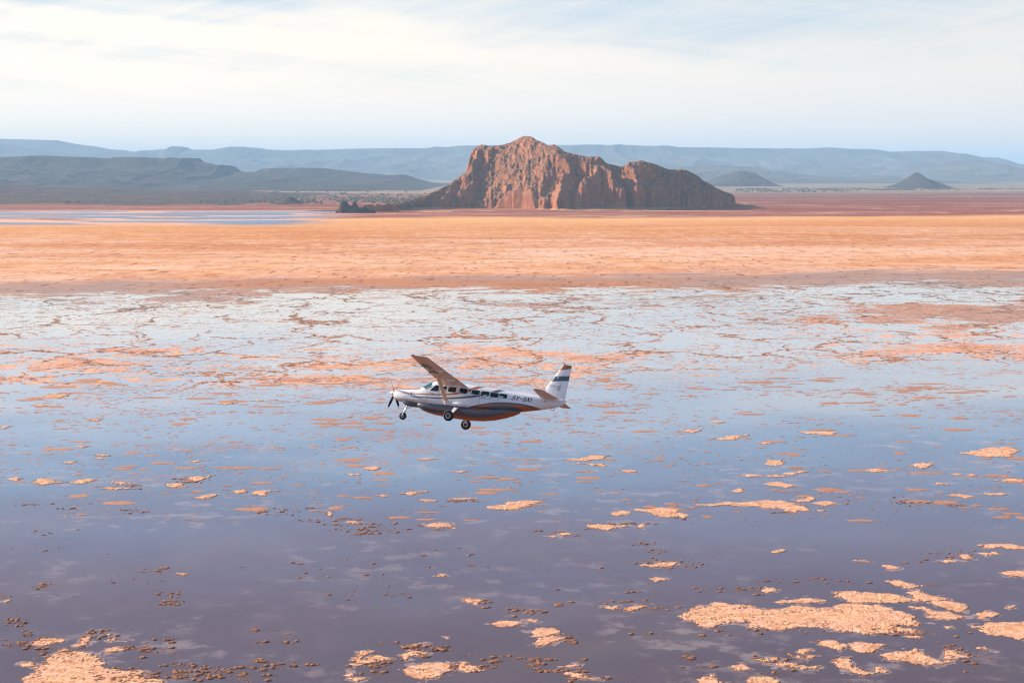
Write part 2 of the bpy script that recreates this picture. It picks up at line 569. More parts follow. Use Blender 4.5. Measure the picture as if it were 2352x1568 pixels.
# ------------------------------------------------------------------ far ranges and hills
def hill_range(name, crest, D, front, back, material, seed, rough=.18, fall=1.3, base=0.0, nx=420, ny=90, label=None, mesa=0.0, wl=900., kind='structure', cat=None):
    cx = np.array([c[0] for c in crest], float)
    cvv = np.array([c[1] for c in crest], float)
    px = np.linspace(cx[0], cx[-1], nx)
    v = np.interp(px, cx, cvv)
    ax = (px - 1176) / F
    bz = -(v - 784) / F
    yy = cp + bz * sp
    Xc = ax / yy * D
    Zc = CAM_H + (-sp + bz * cp) / yy * D
    s = np.concatenate([np.linspace(-1, 0, int(ny * .7)) ** 1, np.linspace(0, 1, ny - int(ny * .7) + 1)[1:]])
    S, XX = np.meshgrid(s, Xc, indexing='ij')
    ZZ = np.meshgrid(s, Zc, indexing='ij')[1]
    depth = np.where(S < 0, -S * front, S * back)
    wob = fbm(XX / wl, S * 0 + seed, 4, .5, seed)
    Yg = D + np.where(S < 0, -depth, depth) + wob * front * .25 * np.abs(S)
    u = np.abs(S)
    gul = fbm(XX / wl * 2.2 + .5 * fbm(XX / wl, Yg / wl, 3, .5, seed + 5), Yg / wl * .9, 6, .55, seed + 2, ridged=True)
    prof = (1 - u) ** fall
    if mesa:
        # flat top, a cliff and then long aprons
        prof = np.where(u < .10, 1.0, 1 - .45 * sst(u, .10, .17) - .55 * ((np.clip(u - .17, 0, 1)) / .83) ** .72)
        prof = prof * mesa + (1 - u) ** fall * (1 - mesa)
    amp = rough * np.sin(np.clip(u, 0, 1) * np.pi) ** .7
    Z = ZZ * prof + ZZ * amp * (gul - .25)
    Z = Z + base
    Z = np.where(u >= .999, -3, Z)
    o = grid_obj(name, XX, Yg, Z, material)
    tag(o, label, cat, None, kind)
    return o


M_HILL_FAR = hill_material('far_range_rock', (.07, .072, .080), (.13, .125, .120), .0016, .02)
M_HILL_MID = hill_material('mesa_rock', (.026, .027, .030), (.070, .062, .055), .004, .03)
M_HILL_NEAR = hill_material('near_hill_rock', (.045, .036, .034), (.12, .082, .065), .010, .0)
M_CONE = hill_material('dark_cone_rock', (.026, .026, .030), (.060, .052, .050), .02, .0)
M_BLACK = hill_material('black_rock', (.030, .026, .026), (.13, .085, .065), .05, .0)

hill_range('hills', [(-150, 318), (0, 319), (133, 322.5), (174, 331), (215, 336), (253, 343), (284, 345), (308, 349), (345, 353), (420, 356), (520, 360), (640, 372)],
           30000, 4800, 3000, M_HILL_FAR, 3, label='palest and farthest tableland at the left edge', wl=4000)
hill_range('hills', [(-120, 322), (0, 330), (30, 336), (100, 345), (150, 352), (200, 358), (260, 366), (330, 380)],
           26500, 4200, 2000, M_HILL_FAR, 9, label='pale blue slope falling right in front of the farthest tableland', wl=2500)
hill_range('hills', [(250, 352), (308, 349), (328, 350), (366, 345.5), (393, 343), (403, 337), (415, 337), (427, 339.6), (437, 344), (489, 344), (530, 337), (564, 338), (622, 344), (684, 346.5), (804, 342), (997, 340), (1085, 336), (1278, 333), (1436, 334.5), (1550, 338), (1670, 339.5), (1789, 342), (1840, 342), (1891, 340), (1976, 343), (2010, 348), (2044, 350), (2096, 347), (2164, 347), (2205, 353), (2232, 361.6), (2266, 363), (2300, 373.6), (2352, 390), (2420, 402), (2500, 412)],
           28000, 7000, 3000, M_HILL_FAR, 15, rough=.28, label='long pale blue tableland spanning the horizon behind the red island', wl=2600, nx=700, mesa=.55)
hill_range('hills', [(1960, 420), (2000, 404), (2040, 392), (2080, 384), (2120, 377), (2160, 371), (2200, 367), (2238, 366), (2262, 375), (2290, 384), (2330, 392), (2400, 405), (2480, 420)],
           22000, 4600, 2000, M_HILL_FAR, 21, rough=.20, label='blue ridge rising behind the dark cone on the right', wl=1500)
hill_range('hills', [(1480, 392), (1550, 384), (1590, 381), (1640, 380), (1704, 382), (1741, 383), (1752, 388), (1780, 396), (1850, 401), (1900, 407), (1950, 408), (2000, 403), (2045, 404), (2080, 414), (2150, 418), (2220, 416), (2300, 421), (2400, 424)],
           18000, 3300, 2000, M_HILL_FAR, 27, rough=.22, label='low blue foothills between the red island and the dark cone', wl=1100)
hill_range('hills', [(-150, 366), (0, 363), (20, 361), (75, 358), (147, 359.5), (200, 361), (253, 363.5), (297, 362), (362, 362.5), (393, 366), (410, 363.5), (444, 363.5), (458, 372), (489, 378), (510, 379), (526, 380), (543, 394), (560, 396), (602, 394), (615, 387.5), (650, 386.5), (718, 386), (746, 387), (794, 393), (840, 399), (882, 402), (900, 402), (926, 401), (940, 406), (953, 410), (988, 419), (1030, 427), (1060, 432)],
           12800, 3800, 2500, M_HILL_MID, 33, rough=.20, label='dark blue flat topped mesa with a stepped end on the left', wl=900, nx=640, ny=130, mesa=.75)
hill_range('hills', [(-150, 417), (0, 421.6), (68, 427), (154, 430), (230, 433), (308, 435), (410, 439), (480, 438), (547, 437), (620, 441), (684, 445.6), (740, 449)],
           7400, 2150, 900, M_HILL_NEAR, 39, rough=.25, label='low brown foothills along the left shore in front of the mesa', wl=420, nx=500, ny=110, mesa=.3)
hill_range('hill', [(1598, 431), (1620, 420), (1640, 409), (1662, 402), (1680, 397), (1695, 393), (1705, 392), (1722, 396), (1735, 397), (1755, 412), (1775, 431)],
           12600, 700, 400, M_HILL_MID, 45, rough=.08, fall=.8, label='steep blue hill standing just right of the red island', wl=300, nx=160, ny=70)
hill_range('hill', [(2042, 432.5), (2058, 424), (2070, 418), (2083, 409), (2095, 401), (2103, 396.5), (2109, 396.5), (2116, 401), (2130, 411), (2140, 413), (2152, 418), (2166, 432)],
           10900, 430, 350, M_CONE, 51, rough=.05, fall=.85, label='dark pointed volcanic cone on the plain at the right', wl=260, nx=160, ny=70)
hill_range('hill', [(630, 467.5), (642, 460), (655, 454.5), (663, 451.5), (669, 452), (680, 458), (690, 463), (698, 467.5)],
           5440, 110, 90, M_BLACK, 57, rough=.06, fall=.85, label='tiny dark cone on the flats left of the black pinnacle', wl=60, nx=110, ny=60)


# ------------------------------------------------------------------ the red island
def rock_island():
    crest = [(855, 483), (880, 474), (909, 464), (935, 461), (961, 455), (997, 441), (1032, 424), (1058, 405), (1070, 399), (1076, 376), (1083, 350), (1095.5, 337.5), (1111, 331), (1128.5, 336.5), (1150.5, 333), (1172, 328), (1192, 318), (1206, 312), (1218, 313), (1238, 323),
             (1258, 334.5), (1271, 331), (1280, 337), (1300, 349), (1326, 356), (1353, 360.5), (1375, 359.5), (1384, 368), (1394, 377), (1432, 383), (1438, 379), (1444, 371), (1458, 371), (1470, 368.5), (1484, 372), (1511, 380), (1533, 389), (1559, 389), (1575, 391), (1592, 398), (1612, 413), (1647, 434), (1672, 443), (1684, 449), (1690, 460)]
    basep = [(760, 488), (860, 487), (1000, 480), (1100, 477.5), (1200, 479), (1290, 483), (1480, 483), (1600, 478), (1690, 471), (1720, 469)]
    bx = [b[0] for b in basep]
    bY = [ground(*b)[1] for b in basep]

    def front(px):
        return np.interp(px, bx, bY)
    back_off = [(855, 40), (1000, 110), (1070, 190), (1200, 230), (1300, 220), (1440, 170), (1560, 130), (1690, 50)]

    def off(px):
        return np.interp(px, [b[0] for b in back_off], [b[1] for b in back_off])
    spurs = [
        # (px, v, share of the way from the front foot to the crest), tops in the photograph
        [(1194, 330, .95), (1182, 352, .80), (1160, 372, .66), (1135, 392, .52), (1105, 410, .40), (1080, 422, .30), (1060, 440, .18)],
        [(1196, 385, .66), (1200, 405, .52), (1192, 425, .36), (1180, 440, .24), (1170, 458, .10)],
        [(1218, 330, .90), (1222, 350, .76), (1230, 372, .64)],
        [(1262, 345, .9), (1270, 370, .72), (1268, 395, .55), (1262, 420, .40), (1250, 445, .22), (1248, 465, .06)],
        [(1290, 360, .84), (1306, 385, .64), (1304, 398, .50), (1296, 415, .38), (1288, 440, .22), (1284, 462, .04)],
        [(1340, 372, .8), (1370, 388, .62), (1366, 402, .50), (1345, 418, .36), (1340, 430, .24)],
        [(1385, 384, .7), (1405, 400, .5), (1420, 420, .32), (1428, 436, .2)],
        [(1444, 374, .96), (1452, 392, .7), (1462, 412, .48), (1464, 432, .28)],
        [(1500, 384, .9), (1524, 400, .6), (1530, 420, .38), (1534, 440, .22)],
        [(1559, 393, .9), (1580, 412, .55), (1588, 434, .26)],
        [(1612, 418, .85), (1626, 436, .45)],
        [(1100, 345, .85), (1090, 372, .62), (1082, 395, .45)],
        [(1128, 340, .9), (1125, 365, .66), (1112, 385, .5)],
        [(1040, 430, .8), (1030, 445, .5), (1015, 460, .25)],
        [(1100, 440, .22), (1120, 455, .12)], [(1070, 455, .12), (1040, 466, .08)]]
    pts = []

    def add(px, v, Yd, k):
        x, y, z = at(px, v, Yd)
        pts.append((x, y, max(z, 1), k))
    for a, b in zip(crest[:-1], crest[1:]):
        n = max(2, int(abs(b[0] - a[0]) / 3) + int(abs(b[1] - a[1]) / 4))
        for k in range(n):
            q = k / n
            px, v = a[0] + (b[0] - a[0]) * q, a[1] + (b[1] - a[1]) * q
            add(px, v, front(px) + off(px), 0)
    for s in spurs:
        for a, b in zip(s[:-1], s[1:]):
            n = max(2, int(math.hypot(b[0] - a[0], b[1] - a[1]) / 3))
            for k in range(n + 1):
                q = k / n
                px, v, f = [a[i] + (b[i] - a[i]) * q for i in range(3)]
                add(px, v, front(px) + off(px) * f, 1)
    P = np.array(pts)
    X0, X1 = P[:, 0].min() - 60, P[:, 0].max() + 60
    Y0, Y1 = 4150, 5420
    step = 2.1
    # sheared grid that follows the curved foot of the island
    xs = np.arange(X0, X1, step)
    ws = np.concatenate([np.arange(-60, 300, 2.0), np.arange(300, 520, 8.0)])
    W, X = np.meshgrid(ws, xs, indexing='ij')
    pxg = 1176 + X / 4550 * F
    for _ in range(4):
        pxg = 1176 + X / (front(pxg) + 60) * F
    Y = front(pxg) + W
    wx = X + 16 * fbm(X / 70, Y / 70, 4, .5, 11)
    wy = Y + 16 * fbm(X / 70, Y / 70, 4, .5, 31)
    wy = wy + 9 * fbm(X / 42, Y * 0 + 3, 3, .55, 61, ridged=True) + 5 * fbm(X / 13, Y / 90, 3, .5, 63, ridged=True)
    H = np.full(X.shape, -50.0)
    for (x, y, z, k) in pts:
        dx, dy = wx - x, wy - y
        d = np.hypot(dx, dy)
        if k == 0:
            d = np.where(dy > 0, d * .75, d)
            h = z - np.where(d < 12, d * .55, 6.6 + (d - 12) * 1.02)
        else:
            h = z + 4 - np.where(d < 6, d * .6, 3.6 + (d - 6) * 1.8)
        np.maximum(H, h, out=H)
    cxs, cvs = [c[0] for c in crest], [c[1] for c in crest]
    pxe = 1176 + X / Y * F * (cp + .08 * sp)
    ve = np.interp(pxe, cxs, cvs, left=489, right=489)
    env = CAM_H + (-sp - (ve - 784) / F * cp) / (cp - (ve - 784) / F * sp) * Y
    env = np.where((pxe < cxs[0]) | (pxe > cxs[-1]), -40, env)
    H = np.minimum(H, env)
    rid = fbm(X / 60 + .6 * fbm(X / 60, Y / 60, 3, .5, 44), Y / 110, 5, .5, 41, ridged=True)
    H = H + (rid - .45) * 10 * sst(H, 0, 40) * sst(env - H, -2, 14)
    r2 = fbm(X / 26 + .5 * fbm(X / 26, Y / 26, 3, .5, 144), Y / 48, 5, .6, 141, ridged=True)
    H = H + (r2 - .35) * 8 * sst(H, 4, 30) * sst(env - H, -2, 12)
    # cliffs: the foot is cut off steeply, most of all on the right-hand half
    flute = fbm(X / 16, Y / 60, 4, .5, 71, ridged=True) * .5 + fbm(X / 45, Y / 120, 3, .5, 77, ridged=True) * .9
    ch = np.interp(pxg, [850, 1000, 1150, 1260, 1300, 1420, 1500, 1600, 1690], [4, 7, 13, 20, 34, 46, 52, 40, 18])
    ch = ch * (1 + .5 * flute)
    cut = sst(H, ch * .62, ch * .62 + 9)
    talus = np.clip(H, 0, None) * .22
    H2 = talus + (H - talus) * cut
    # a second band of cliffs higher up
    lev = 92 + 14 * fbm(X / 90, Y / 90, 3, .5, 91)
    band = 16
    H3 = np.where(H2 > lev, H2, np.where(H2 > lev - band, lev - band + (sst(H2, lev - band, lev) ** 1.0) * band, H2))
    H3 = H2 * .35 + H3 * .65
    H3 = H3 + fbm(X / 8, Y / 10, 4, .65, 101) * 3.4 * sst(H3, 2, 14)
    ph = H3 / 15 + .8 * fbm(X / 70, Y / 70, 3, .5, 131)
    fr_ = ph - np.floor(ph)
    H3 = H3 + 15 * .30 * (sst(fr_, .35, .95) - fr_) * sst(H3, 8, 30) * sst(env - H3, 0, 14)
    ap = (7 * sst(W, -52, 30) * (.55 + .9 * fbm(X / 60, Y / 40, 4, .5, 151)) - .4) * sst(pxg, 900, 1000) * sst(pxg, 1750, 1690)
    H3 = np.maximum(H3, np.where(W < 120, ap, -5))
    edge = (ws[:, None] <= ws[0] + 1) | (X <= xs[1]) | (X >= xs[-2])
    H3 = np.where(edge | (H3 < .3), -2.0, H3)
    keep = (np.maximum.reduce([H3[:-1, :-1], H3[1:, :-1], H3[:-1, 1:], H3[1:, 1:]]) > -1)
    # let the steep faces lean and bulge sideways a little
    Xb = X + 2.2 * fbm(Y / 14, H3 / 10, 3, .5, 121) * sst(H3, 4, 20)
    o = grid_obj('rock_island', Xb, Y, H3, M_ROCK, keep)
    tag(o, 'large red rock island with jagged peak rising from the salt flats', 'rock')
    return o


rock_island()


def crag(name, tops, Yd, width_k, material, label, seed, step=.9):
    P = [at(px, v, Yd) for px, v in tops]
    xs = np.arange(min(p[0] for p in P) - 14, max(p[0] for p in P) + 14, step)
    ys = np.arange(Yd - 34, Yd + 34, step)
    Y, X = np.meshgrid(ys, xs, indexing='ij')
    H = np.full(X.shape, -9.0)
    wx = X + 3 * fbm(X / 12, Y / 12, 3, .5, seed)
    wy = Y + 3 * fbm(X / 12, Y / 12, 3, .5, seed + 4)
    for a, b in zip(P[:-1], P[1:]):
        for k in range(6):
            q = k / 6
            x, y, z = [a[i] + (b[i] - a[i]) * q for i in range(3)]
            d_ = np.hypot(wx - x, (wy - y) * width_k)
            np.maximum(H, z - d_ * 3.2 - .02 * d_ * d_, out=H)
    H = H + fbm(X / 5, Y / 5, 4, .65, seed + 9, ridged=True) * 3.2 - 1.0
    H = np.where(H < .1, -1.5, H)
    keep = (np.maximum.reduce([H[:-1, :-1], H[1:, :-1], H[:-1, 1:], H[1:, 1:]]) > -1)
    return tag(grid_obj(name, X, Y, H, material, keep), label, 'rock')


crag('rock_pinnacle', [(771, 486), (777, 478), (783, 464), (790, 460.5), (796, 461), (803, 472), (808, 471), (812, 463.5), (816, 464), (823, 473), (840, 475), (855, 480), (864, 485)], 4190, .8, M_BLACK,
     'black jagged rock pinnacles at the left tip of the island', 201)
crag('rock_ridge', [(828, 477), (836, 470), (842, 471), (850, 467), (858, 471), (866, 466), (872, 470), (884, 469), (890, 466), (902, 470), (912, 466)], 4330, .8, M_ROCK,
     'low red knobbly ridge joining the black pinnacles to the island', 221)
# dark spit of rubble that runs out left of the pinnacles
sx = np.linspace(*[ground(p, 483)[0] for p in (700, 790)], 120)
sy = np.linspace(4330, 4560, 40)
SY, SX = np.meshgrid(sy, sx, indexing='ij')
u_ = (SX - sx[0]) / (sx[-1] - sx[0])
SH = (2.8 * u_ ** .6) * np.clip(1 - ((SY - 4450) / (30 + 75 * u_)) ** 2, -.4, 1) + fbm(SX / 9, SY / 9, 4, .6, 5) * .9 - .3
tag(grid_obj('spit', SX, SY, SH, M_BLACK), 'dark rubble spit left of the black pinnacles', None, None, 'structure')


# ------------------------------------------------------------------ salt crust patches standing out of the brine
def cr5(u, v):
    return 1550.4 + u * .3408, 1292 + v * .3408


def cr6(u, v):
    return u * .3418, 1292 + v * .3418


def crm(u, v):
    return 746.5 + u * .3418, 1292 + v * .3418


def cr7(u, v):
    return 746.5 + u * .3418, 976 + v * .3418


def crr(u, v):
    return 1550.4 + u * .3408, 918.7 + v * .3408


def crl(u, v):
    return u * .3418, 746.5 + v * .3418


PATCHES = [
 # (frame, outline, look, place) - outlines follow the photograph
 (cr5, [40,360,100,325,180,295,300,262,470,290,600,310,700,312,860,298,1050,295,1200,285,1380,285,1460,320,1560,345,1670,360,1600,378,1690,410,1650,425,1500,410,1440,430,1650,440,1600,465,1480,470,1260,485,1100,455,960,430,830,445,640,450,520,430,470,395,380,400,300,405,215,440,120,400]),
 (cr5, [1085,195,1200,190,1340,205,1420,205,1500,225,1640,245,1560,262,1440,270,1280,268,1180,268,1110,235]),
 (cr5, [690,265,780,240,900,232,1030,250,960,270,800,280]),
 (cr5, [1550,190,1650,180,1740,215,1840,240,1780,255,1660,250,1600,225]),
 (cr5, [1690,262,1800,260,1900,275,1970,300,1920,325,1830,310,1740,285]),
 (cr5, [1590,292,1700,290,1760,320,1880,335,1950,360,1920,390,1780,385,1740,350]),
 (cr5, [1410,118,1530,120,1650,155,1600,172,1480,150]),
 (cr5, [2030,430,2120,405,2352,398,2420,450,2352,520,2230,505,2110,480]),
 (cr5, [2180,65,2352,55,2420,85,2250,95]),
 (cr5, [2000,335,2090,325,2165,350,2080,368,2010,355]),
 (cr5, [2000,362,2060,362,2080,378,2010,378]),
 (cr5, [940,535,1080,530,1145,570,1100,590,1010,560]),
 (cr5, [1180,565,1280,537,1440,555,1380,580,1300,612,1220,595]),
 (cr5, [1400,625,1550,590,1640,585,1700,630,1800,655,1860,660,1780,695,1640,690,1480,660]),
 (cr5, [1780,610,1850,595,2020,630,1920,645,1820,640]),
 (cr5, [550,180,620,165,690,185,620,202]),
 (cr5, [1045,650,1170,635,1240,715,1350,750,1260,765,1160,735]),
 (cr5, [640,680,800,665,850,690,970,700,920,722,820,705,700,698]),
 (cr5, [550,648,730,648,700,668,620,668]),
 (cr5, [395,690,440,680,510,710,430,725]),
 (cr5, [780,608,870,612,970,632,900,636]),
 (cr5, [835,585,880,580,930,590,870,602]),
 (cr5, [490,772,580,765,640,780,730,812,700,850,480,850]),
 (cr5, [160,770,250,765,330,800,320,850,200,850]),
 (cr5, [1330,700,1380,692,1450,735,1370,748]),
 (cr5, [2010,572,2100,565,2150,580,2060,590]),
 (cr5, [1560,490,1650,490,1650,510,1590,505]),
 (cr5, [1400,20,1480,18,1500,35,1440,40]),
 (cr5, [2230,300,2290,290,2310,300,2260,310]),
 (cr5, [1820,430,1870,425,1890,438,1850,445]),
 (cr6, [140,808,230,745,290,665,400,600,560,595,680,640,720,690,850,730,960,735,1060,800,1080,880,60,880]),
 (cr6, [670,600,790,565,860,590,720,608]),
 (cr6, [510,555,560,530,605,545,550,563]),
 (cr6, [540,505,600,488,640,510,570,527]),
 (cr6, [750,515,800,495,830,505,770,522]),
 (cr6, [190,540,300,505,420,515,400,545,280,555]),
 (cr6, [1170,78,1230,68,1290,76,1230,86]),
 (cr6, [810,517,860,510,890,520,840,528]),
 (cr6, [390,590,450,575,510,590,430,606]),
 (cr6, [690,482,720,476,750,483,720,490]),
 (cr6, [150,670,240,660,240,685,170,690]),
 (cr6, [0,262,60,240,100,248,30,275]),
 (crm, [160,620,230,598,340,600,300,625,200,640]),
 (crm, [165,690,220,650,340,625,450,640,400,665,310,670,260,695,190,705]),
 (crm, [475,720,560,700,650,680,780,670,850,690,890,720,800,745,740,770,640,775,520,745]),
 (crm, [500,620,580,590,680,605,600,625,540,655]),
 (crm, [570,558,640,535,685,540,620,568]),
 (crm, [1110,410,1180,390,1310,400,1280,425,1210,437]),
 (crm, [1320,392,1430,378,1400,402]),
 (crm, [1355,460,1460,435,1560,432,1590,470,1540,485,1420,487]),
 (crm, [1375,540,1430,494,1540,492,1610,515,1550,545,1440,552]),
 (crm, [120,750,180,725,195,745,150,764]),
 (crm, [135,775,260,768,210,797]),
 (crm, [2040,310,2110,285,2190,278,2150,305,2070,324]),
 (crm, [1870,300,1990,285,1985,306,1920,308]),
 (crm, [2185,110,2250,98,2300,118,2230,127]),
 (crm, [930,248,1000,246,1060,262,1010,278]),
 (crm, [1560,690,1650,678,1750,668,1740,690,1650,696]),
 (crm, [1590,745,1700,733,1770,765,1850,775,1700,790]),
 (crm, [780,492,830,488,840,506,800,508]),
 (crm, [890,690,930,670,980,690,1030,725,940,735]),
 (crm, [710,80,780,75,820,82,760,90]),
 (cr7, [1050,545,1220,535,1250,515,1440,508,1420,530,1290,572,1110,560]),
 (cr7, [650,670,760,655,850,658,865,692,760,692]),
 (cr7, [2100,565,2250,555,2352,560,2400,600,2352,622,2220,605]),
 (cr7, [1920,602,1990,575,2060,590,1960,614]),
 (cr7, [1790,675,1900,666,2040,680,1920,710,1830,697]),
 (cr7, [2070,692,2150,666,2135,696]),
 (cr7, [1620,232,1700,220,1840,205,1920,208,1860,235,1760,242]),
 (cr7, [1700,260,1880,260,1860,277]),
 (cr7, [250,292,330,280,400,285,330,303]),
 (cr7, [140,330,250,328,190,342]),
 (cr7, [855,308,920,303,975,307,920,319]),
 (cr7, [500,462,600,448,690,443,600,467]),
 (cr7, [610,503,700,496,750,505,680,511]),
 (cr7, [1985,306,2060,299,2110,312,2040,319]),
 (cr7, [0,592,40,583,88,590,40,613]),
 (cr7, [80,645,180,640,285,652,180,663]),
 (cr7, [640,226,690,221,735,228,690,232]),
 (cr7, [360,472,400,467,432,474,395,480]),
 (cr7, [1490,745,1530,738,1570,752,1530,757]),
 (cr7, [1575,735,1620,726,1660,738,1610,742]),
 (cr7, [840,498,930,492,1015,496,930,504]),
 (cr7, [2130,940,2250,920,2352,925,2352,948,2200,955]),
 (crr, [0,212,90,198,210,200,120,217]),
 (crr, [250,262,400,240,490,238,380,270]),
 (crr, [850,213,950,212,1100,214,1040,232,870,226]),
 (crr, [235,146,290,141,345,150,290,158]),
 (crr, [600,425,630,400,730,408,725,440,650,441]),
 (crr, [410,502,500,498,595,512,500,520]),
 (crr, [600,510,680,505,750,515,680,522]),
 (crr, [725,497,780,488,845,496,790,504]),
 (crr, [815,482,850,474,885,482,850,489]),
 (crr, [590,560,700,552,835,578,740,590,650,578]),
 (crr, [350,612,420,594,475,600,440,624]),
 (crr, [150,705,400,688,520,683,700,678,790,690,860,720,910,745,800,754,740,737,600,727,520,712,300,710]),
 (crr, [800,677,900,655,945,665,880,687]),
 (crr, [930,692,1020,676,1105,695,1030,710]),
 (crr, [1265,476,1360,463,1480,475,1380,484]),
 (crr, [1575,436,1680,423,1745,430,1660,457]),
 (crr, [1920,357,2040,343,2100,320,2280,315,2310,340,2270,380,2120,380]),
 (crr, [1855,502,1900,493,1955,500,1900,507]),
 (crr, [1975,504,2010,498,2045,506,2010,511]),
 (crr, [1735,570,1780,560,1830,568,1780,577]),
 (crr, [1845,642,1920,636,2005,645,1950,654]),
 (crr, [2095,632,2160,624,2225,630,2170,641]),
 (crr, [2015,977,2150,968,2352,985,2400,995,2250,1004,2120,995]),
 (crr, [1765,1087,1860,1062,1900,1085,1820,1094]),
 (crr, [1890,1048,1960,1040,2035,1065,1960,1077]),
 (crr, [2065,1037,2150,1016,2205,1040,2110,1054]),
 (crr, [645,1024,700,1012,745,1015,700,1034]),
 (crr, [1225,1088,1280,1080,1335,1090,1280,1097]),
 (crr, [2160,540,2250,530,2352,533,2352,548,2250,548]),
 (crr, [930,740,970,735,1010,746,970,752]),
 (crr, [540,290,600,285,650,291,600,297]),
 (crr, [0,770,60,765,110,780,40,792]),
 (crl, [218,1056,290,1030,350,1040,415,1055,300,1073]),
 (crl, [38,1030,90,1022,145,1030,110,1043]),
 (crl, [458,1056,600,1033,685,1033,560,1064]),
 (crl, [748,1055,830,1048,915,1065,840,1072]),
 (crl, [695,1098,800,1089,905,1098,780,1106]),
 (crl, [1225,1037,1300,1013,1445,1010,1330,1048]),
 (crl, [1125,1070,1180,1062,1245,1068,1180,1087]),
 (crl, [1305,1158,1400,1136,1465,1138,1380,1165]),
 (crl, [1550,1122,1620,1106,1675,1115,1600,1133]),
 (crl, [1685,1138,1780,1102,1865,1110,1760,1143]),
 (crl, [628,872,690,862,755,875,690,882]),
 (crl, [640,898,675,892,715,899,675,904]),
 (crl, [398,921,470,913,545,915,470,930]),
 (crl, [1275,918,1320,908,1375,908,1320,922]),
 (crl, [498,816,545,807,595,815,545,824]),
 (crl, [265,497,330,462,465,462,420,487]),
 (crl, [210,541,260,532,325,540,260,548]),
 (crl, [580,633,640,625,695,630,640,642]),
 (crl, [0,692,30,680,75,680,30,697]),
 (crl, [1470,528,1530,519,1590,522,1530,535]),
 (crl, [1690,508,1725,503,1760,509,1725,514]),
]


def poly_sdf(px, py, poly):
    """signed distance, positive inside"""
    P = np.array(poly)
    Q = np.roll(P, -1, 0)
    d2 = np.full(px.shape, 1e18)
    ins = np.zeros(px.shape, bool)
    for (ax, ay), (bx, by) in zip(P, Q):
        ex, ey = bx - ax, by - ay
        wx, wy = px - ax, py - ay
        h = np.clip((wx * ex + wy * ey) / (ex * ex + ey * ey + 1e-12), 0, 1)
        d2 = np.minimum(d2, (wx - ex * h) ** 2 + (wy - ey * h) ** 2)
        c = ((ay <= py) & (by > py)) | ((by <= py) & (ay > py))
        with np.errstate(divide='ignore', invalid='ignore'):
            ins ^= c & (px < ax + (py - ay) * ex / np.where(ey == 0, 1e-12, ey))
    d = np.sqrt(d2)
    return np.where(ins, d, -d)


def raft_mesh(poly, seed, step):
    xs_, ys_ = [p[0] for p in poly], [p[1] for p in poly]
    pad = 3.5
    gx = np.arange(min(xs_) - pad, max(xs_) + pad, step)
    gy = np.arange(min(ys_) - pad * 1.6, max(ys_) + pad * 1.6, step)
    GY, GX = np.meshgrid(gy, gx, indexing='ij')
    n = fbm(GX / 5.5, GY / 5.5, 5, .62, seed)
    n2 = fbm(GX / 1.5, GY / 1.9, 4, .6, seed + 40)
    s = poly_sdf(GX + 1.2 * pn(GX / 6, GY / 6, 3), GY + 1.6 * pn(GX / 6, GY / 6, 5), poly)
    sc_ = min(1.0, (max(xs_) - min(xs_)) / 9)
    f = np.minimum(s, 2.3) + (2.7 * n + 1.4 * n2) * (.40 + .60 * sc_)
    # thin curled plates: a ragged rim a few centimetres high, cracked across
    crack = np.abs(fbm(GX / 3.2, GY / 3.8, 3, .55, seed + 60))
    H = .015 + .10 * sst(f, 0.0, .22) + .07 * sst(f, .1, .5) * (.5 + n2)
    H = H + sst(f, .2, 1.0) * (.07 * fbm(GX / .9, GY / 1.1, 3, .6, seed + 3) + .05 * np.abs(pn(GX / 3.3, GY / 2.2, seed + 8)))
    H = np.where((crack < .022) & (s < 6 + 5 * n), .012, H)
    H = np.where(f < 0, .006, H)
    halo = f + 1.2 + 2.2 * fbm(GX / 6, GY / 6, 4, .6, seed + 80) + 1.0 * fbm(GX / 1.6, GY / 1.6, 3, .6, seed + 90)
    kd = lambda q: np.maximum.reduce([q[:-1, :-1], q[1:, :-1], q[:-1, 1:], q[1:, 1:]])
    return GX, GY, H, (kd(f) > 0) | (kd(halo) > .9), kd(f) > 0


def region(px, v):
    col = ['the far left', 'the left', 'the middle left', 'the middle', 'the middle right', 'the right', 'the far right'][min(6, max(0, int(px / 2352 * 7)))]
    return col


rafts = []
for fr, fl in PATCHES:
    img = [fr(fl[i], fl[i + 1]) for i in range(0, len(fl), 2)]
    rafts.append((img, [ground(*p) for p in img]))
ORD = ['leftmost', 'second from left', 'third from left', 'fourth from left', 'fifth from left', 'sixth from left', 'seventh from left', 'eighth from left', 'ninth from left', 'tenth from left'] + ['%dth from left' % k for k in range(11, 60)]
ROWS = [(0, 1000, 'beside and behind the aircraft'), (1000, 1062, 'just below the aircraft wheels'), (1062, 1100, 'in the upper blue water'),
        (1100, 1142, 'in the blue middle water'), (1142, 1200, 'in the violet middle water'), (1200, 1300, 'in the violet water above the foreground'),
        (1300, 1385, 'behind the big foreground patch'), (1385, 1440, 'level with the big foreground patch'), (1440, 1490, 'in the near foreground'), (1490, 1520, 'close to the bottom edge'), (1520, 1700, 'at the bottom edge')]
rows = {}
for k, (img, gr) in enumerate(rafts):
    cx_ = sum(p[0] for p in img) / len(img)
    cy_ = sum(p[1] for p in img) / len(img)
    r = [i for i, q in enumerate(ROWS) if q[0] <= cy_ < q[1]][0]
    rows.setdefault(r, []).append((cx_, k))
labels = {}
for r, L in rows.items():
    L.sort()
    for i, (cx_, k) in enumerate(L):
        img = rafts[k][0]
        wd = max(p[0] for p in img) - min(p[0] for p in img)
        size = 'tiny' if wd < 26 else 'small' if wd < 50 else 'long' if wd < 110 else 'wide'
        pos = ORD[i] if i < len(L) - 1 else 'rightmost'
        labels[k] = '%s peach salt patch %s, %s' % (size, ROWS[r][2], pos)
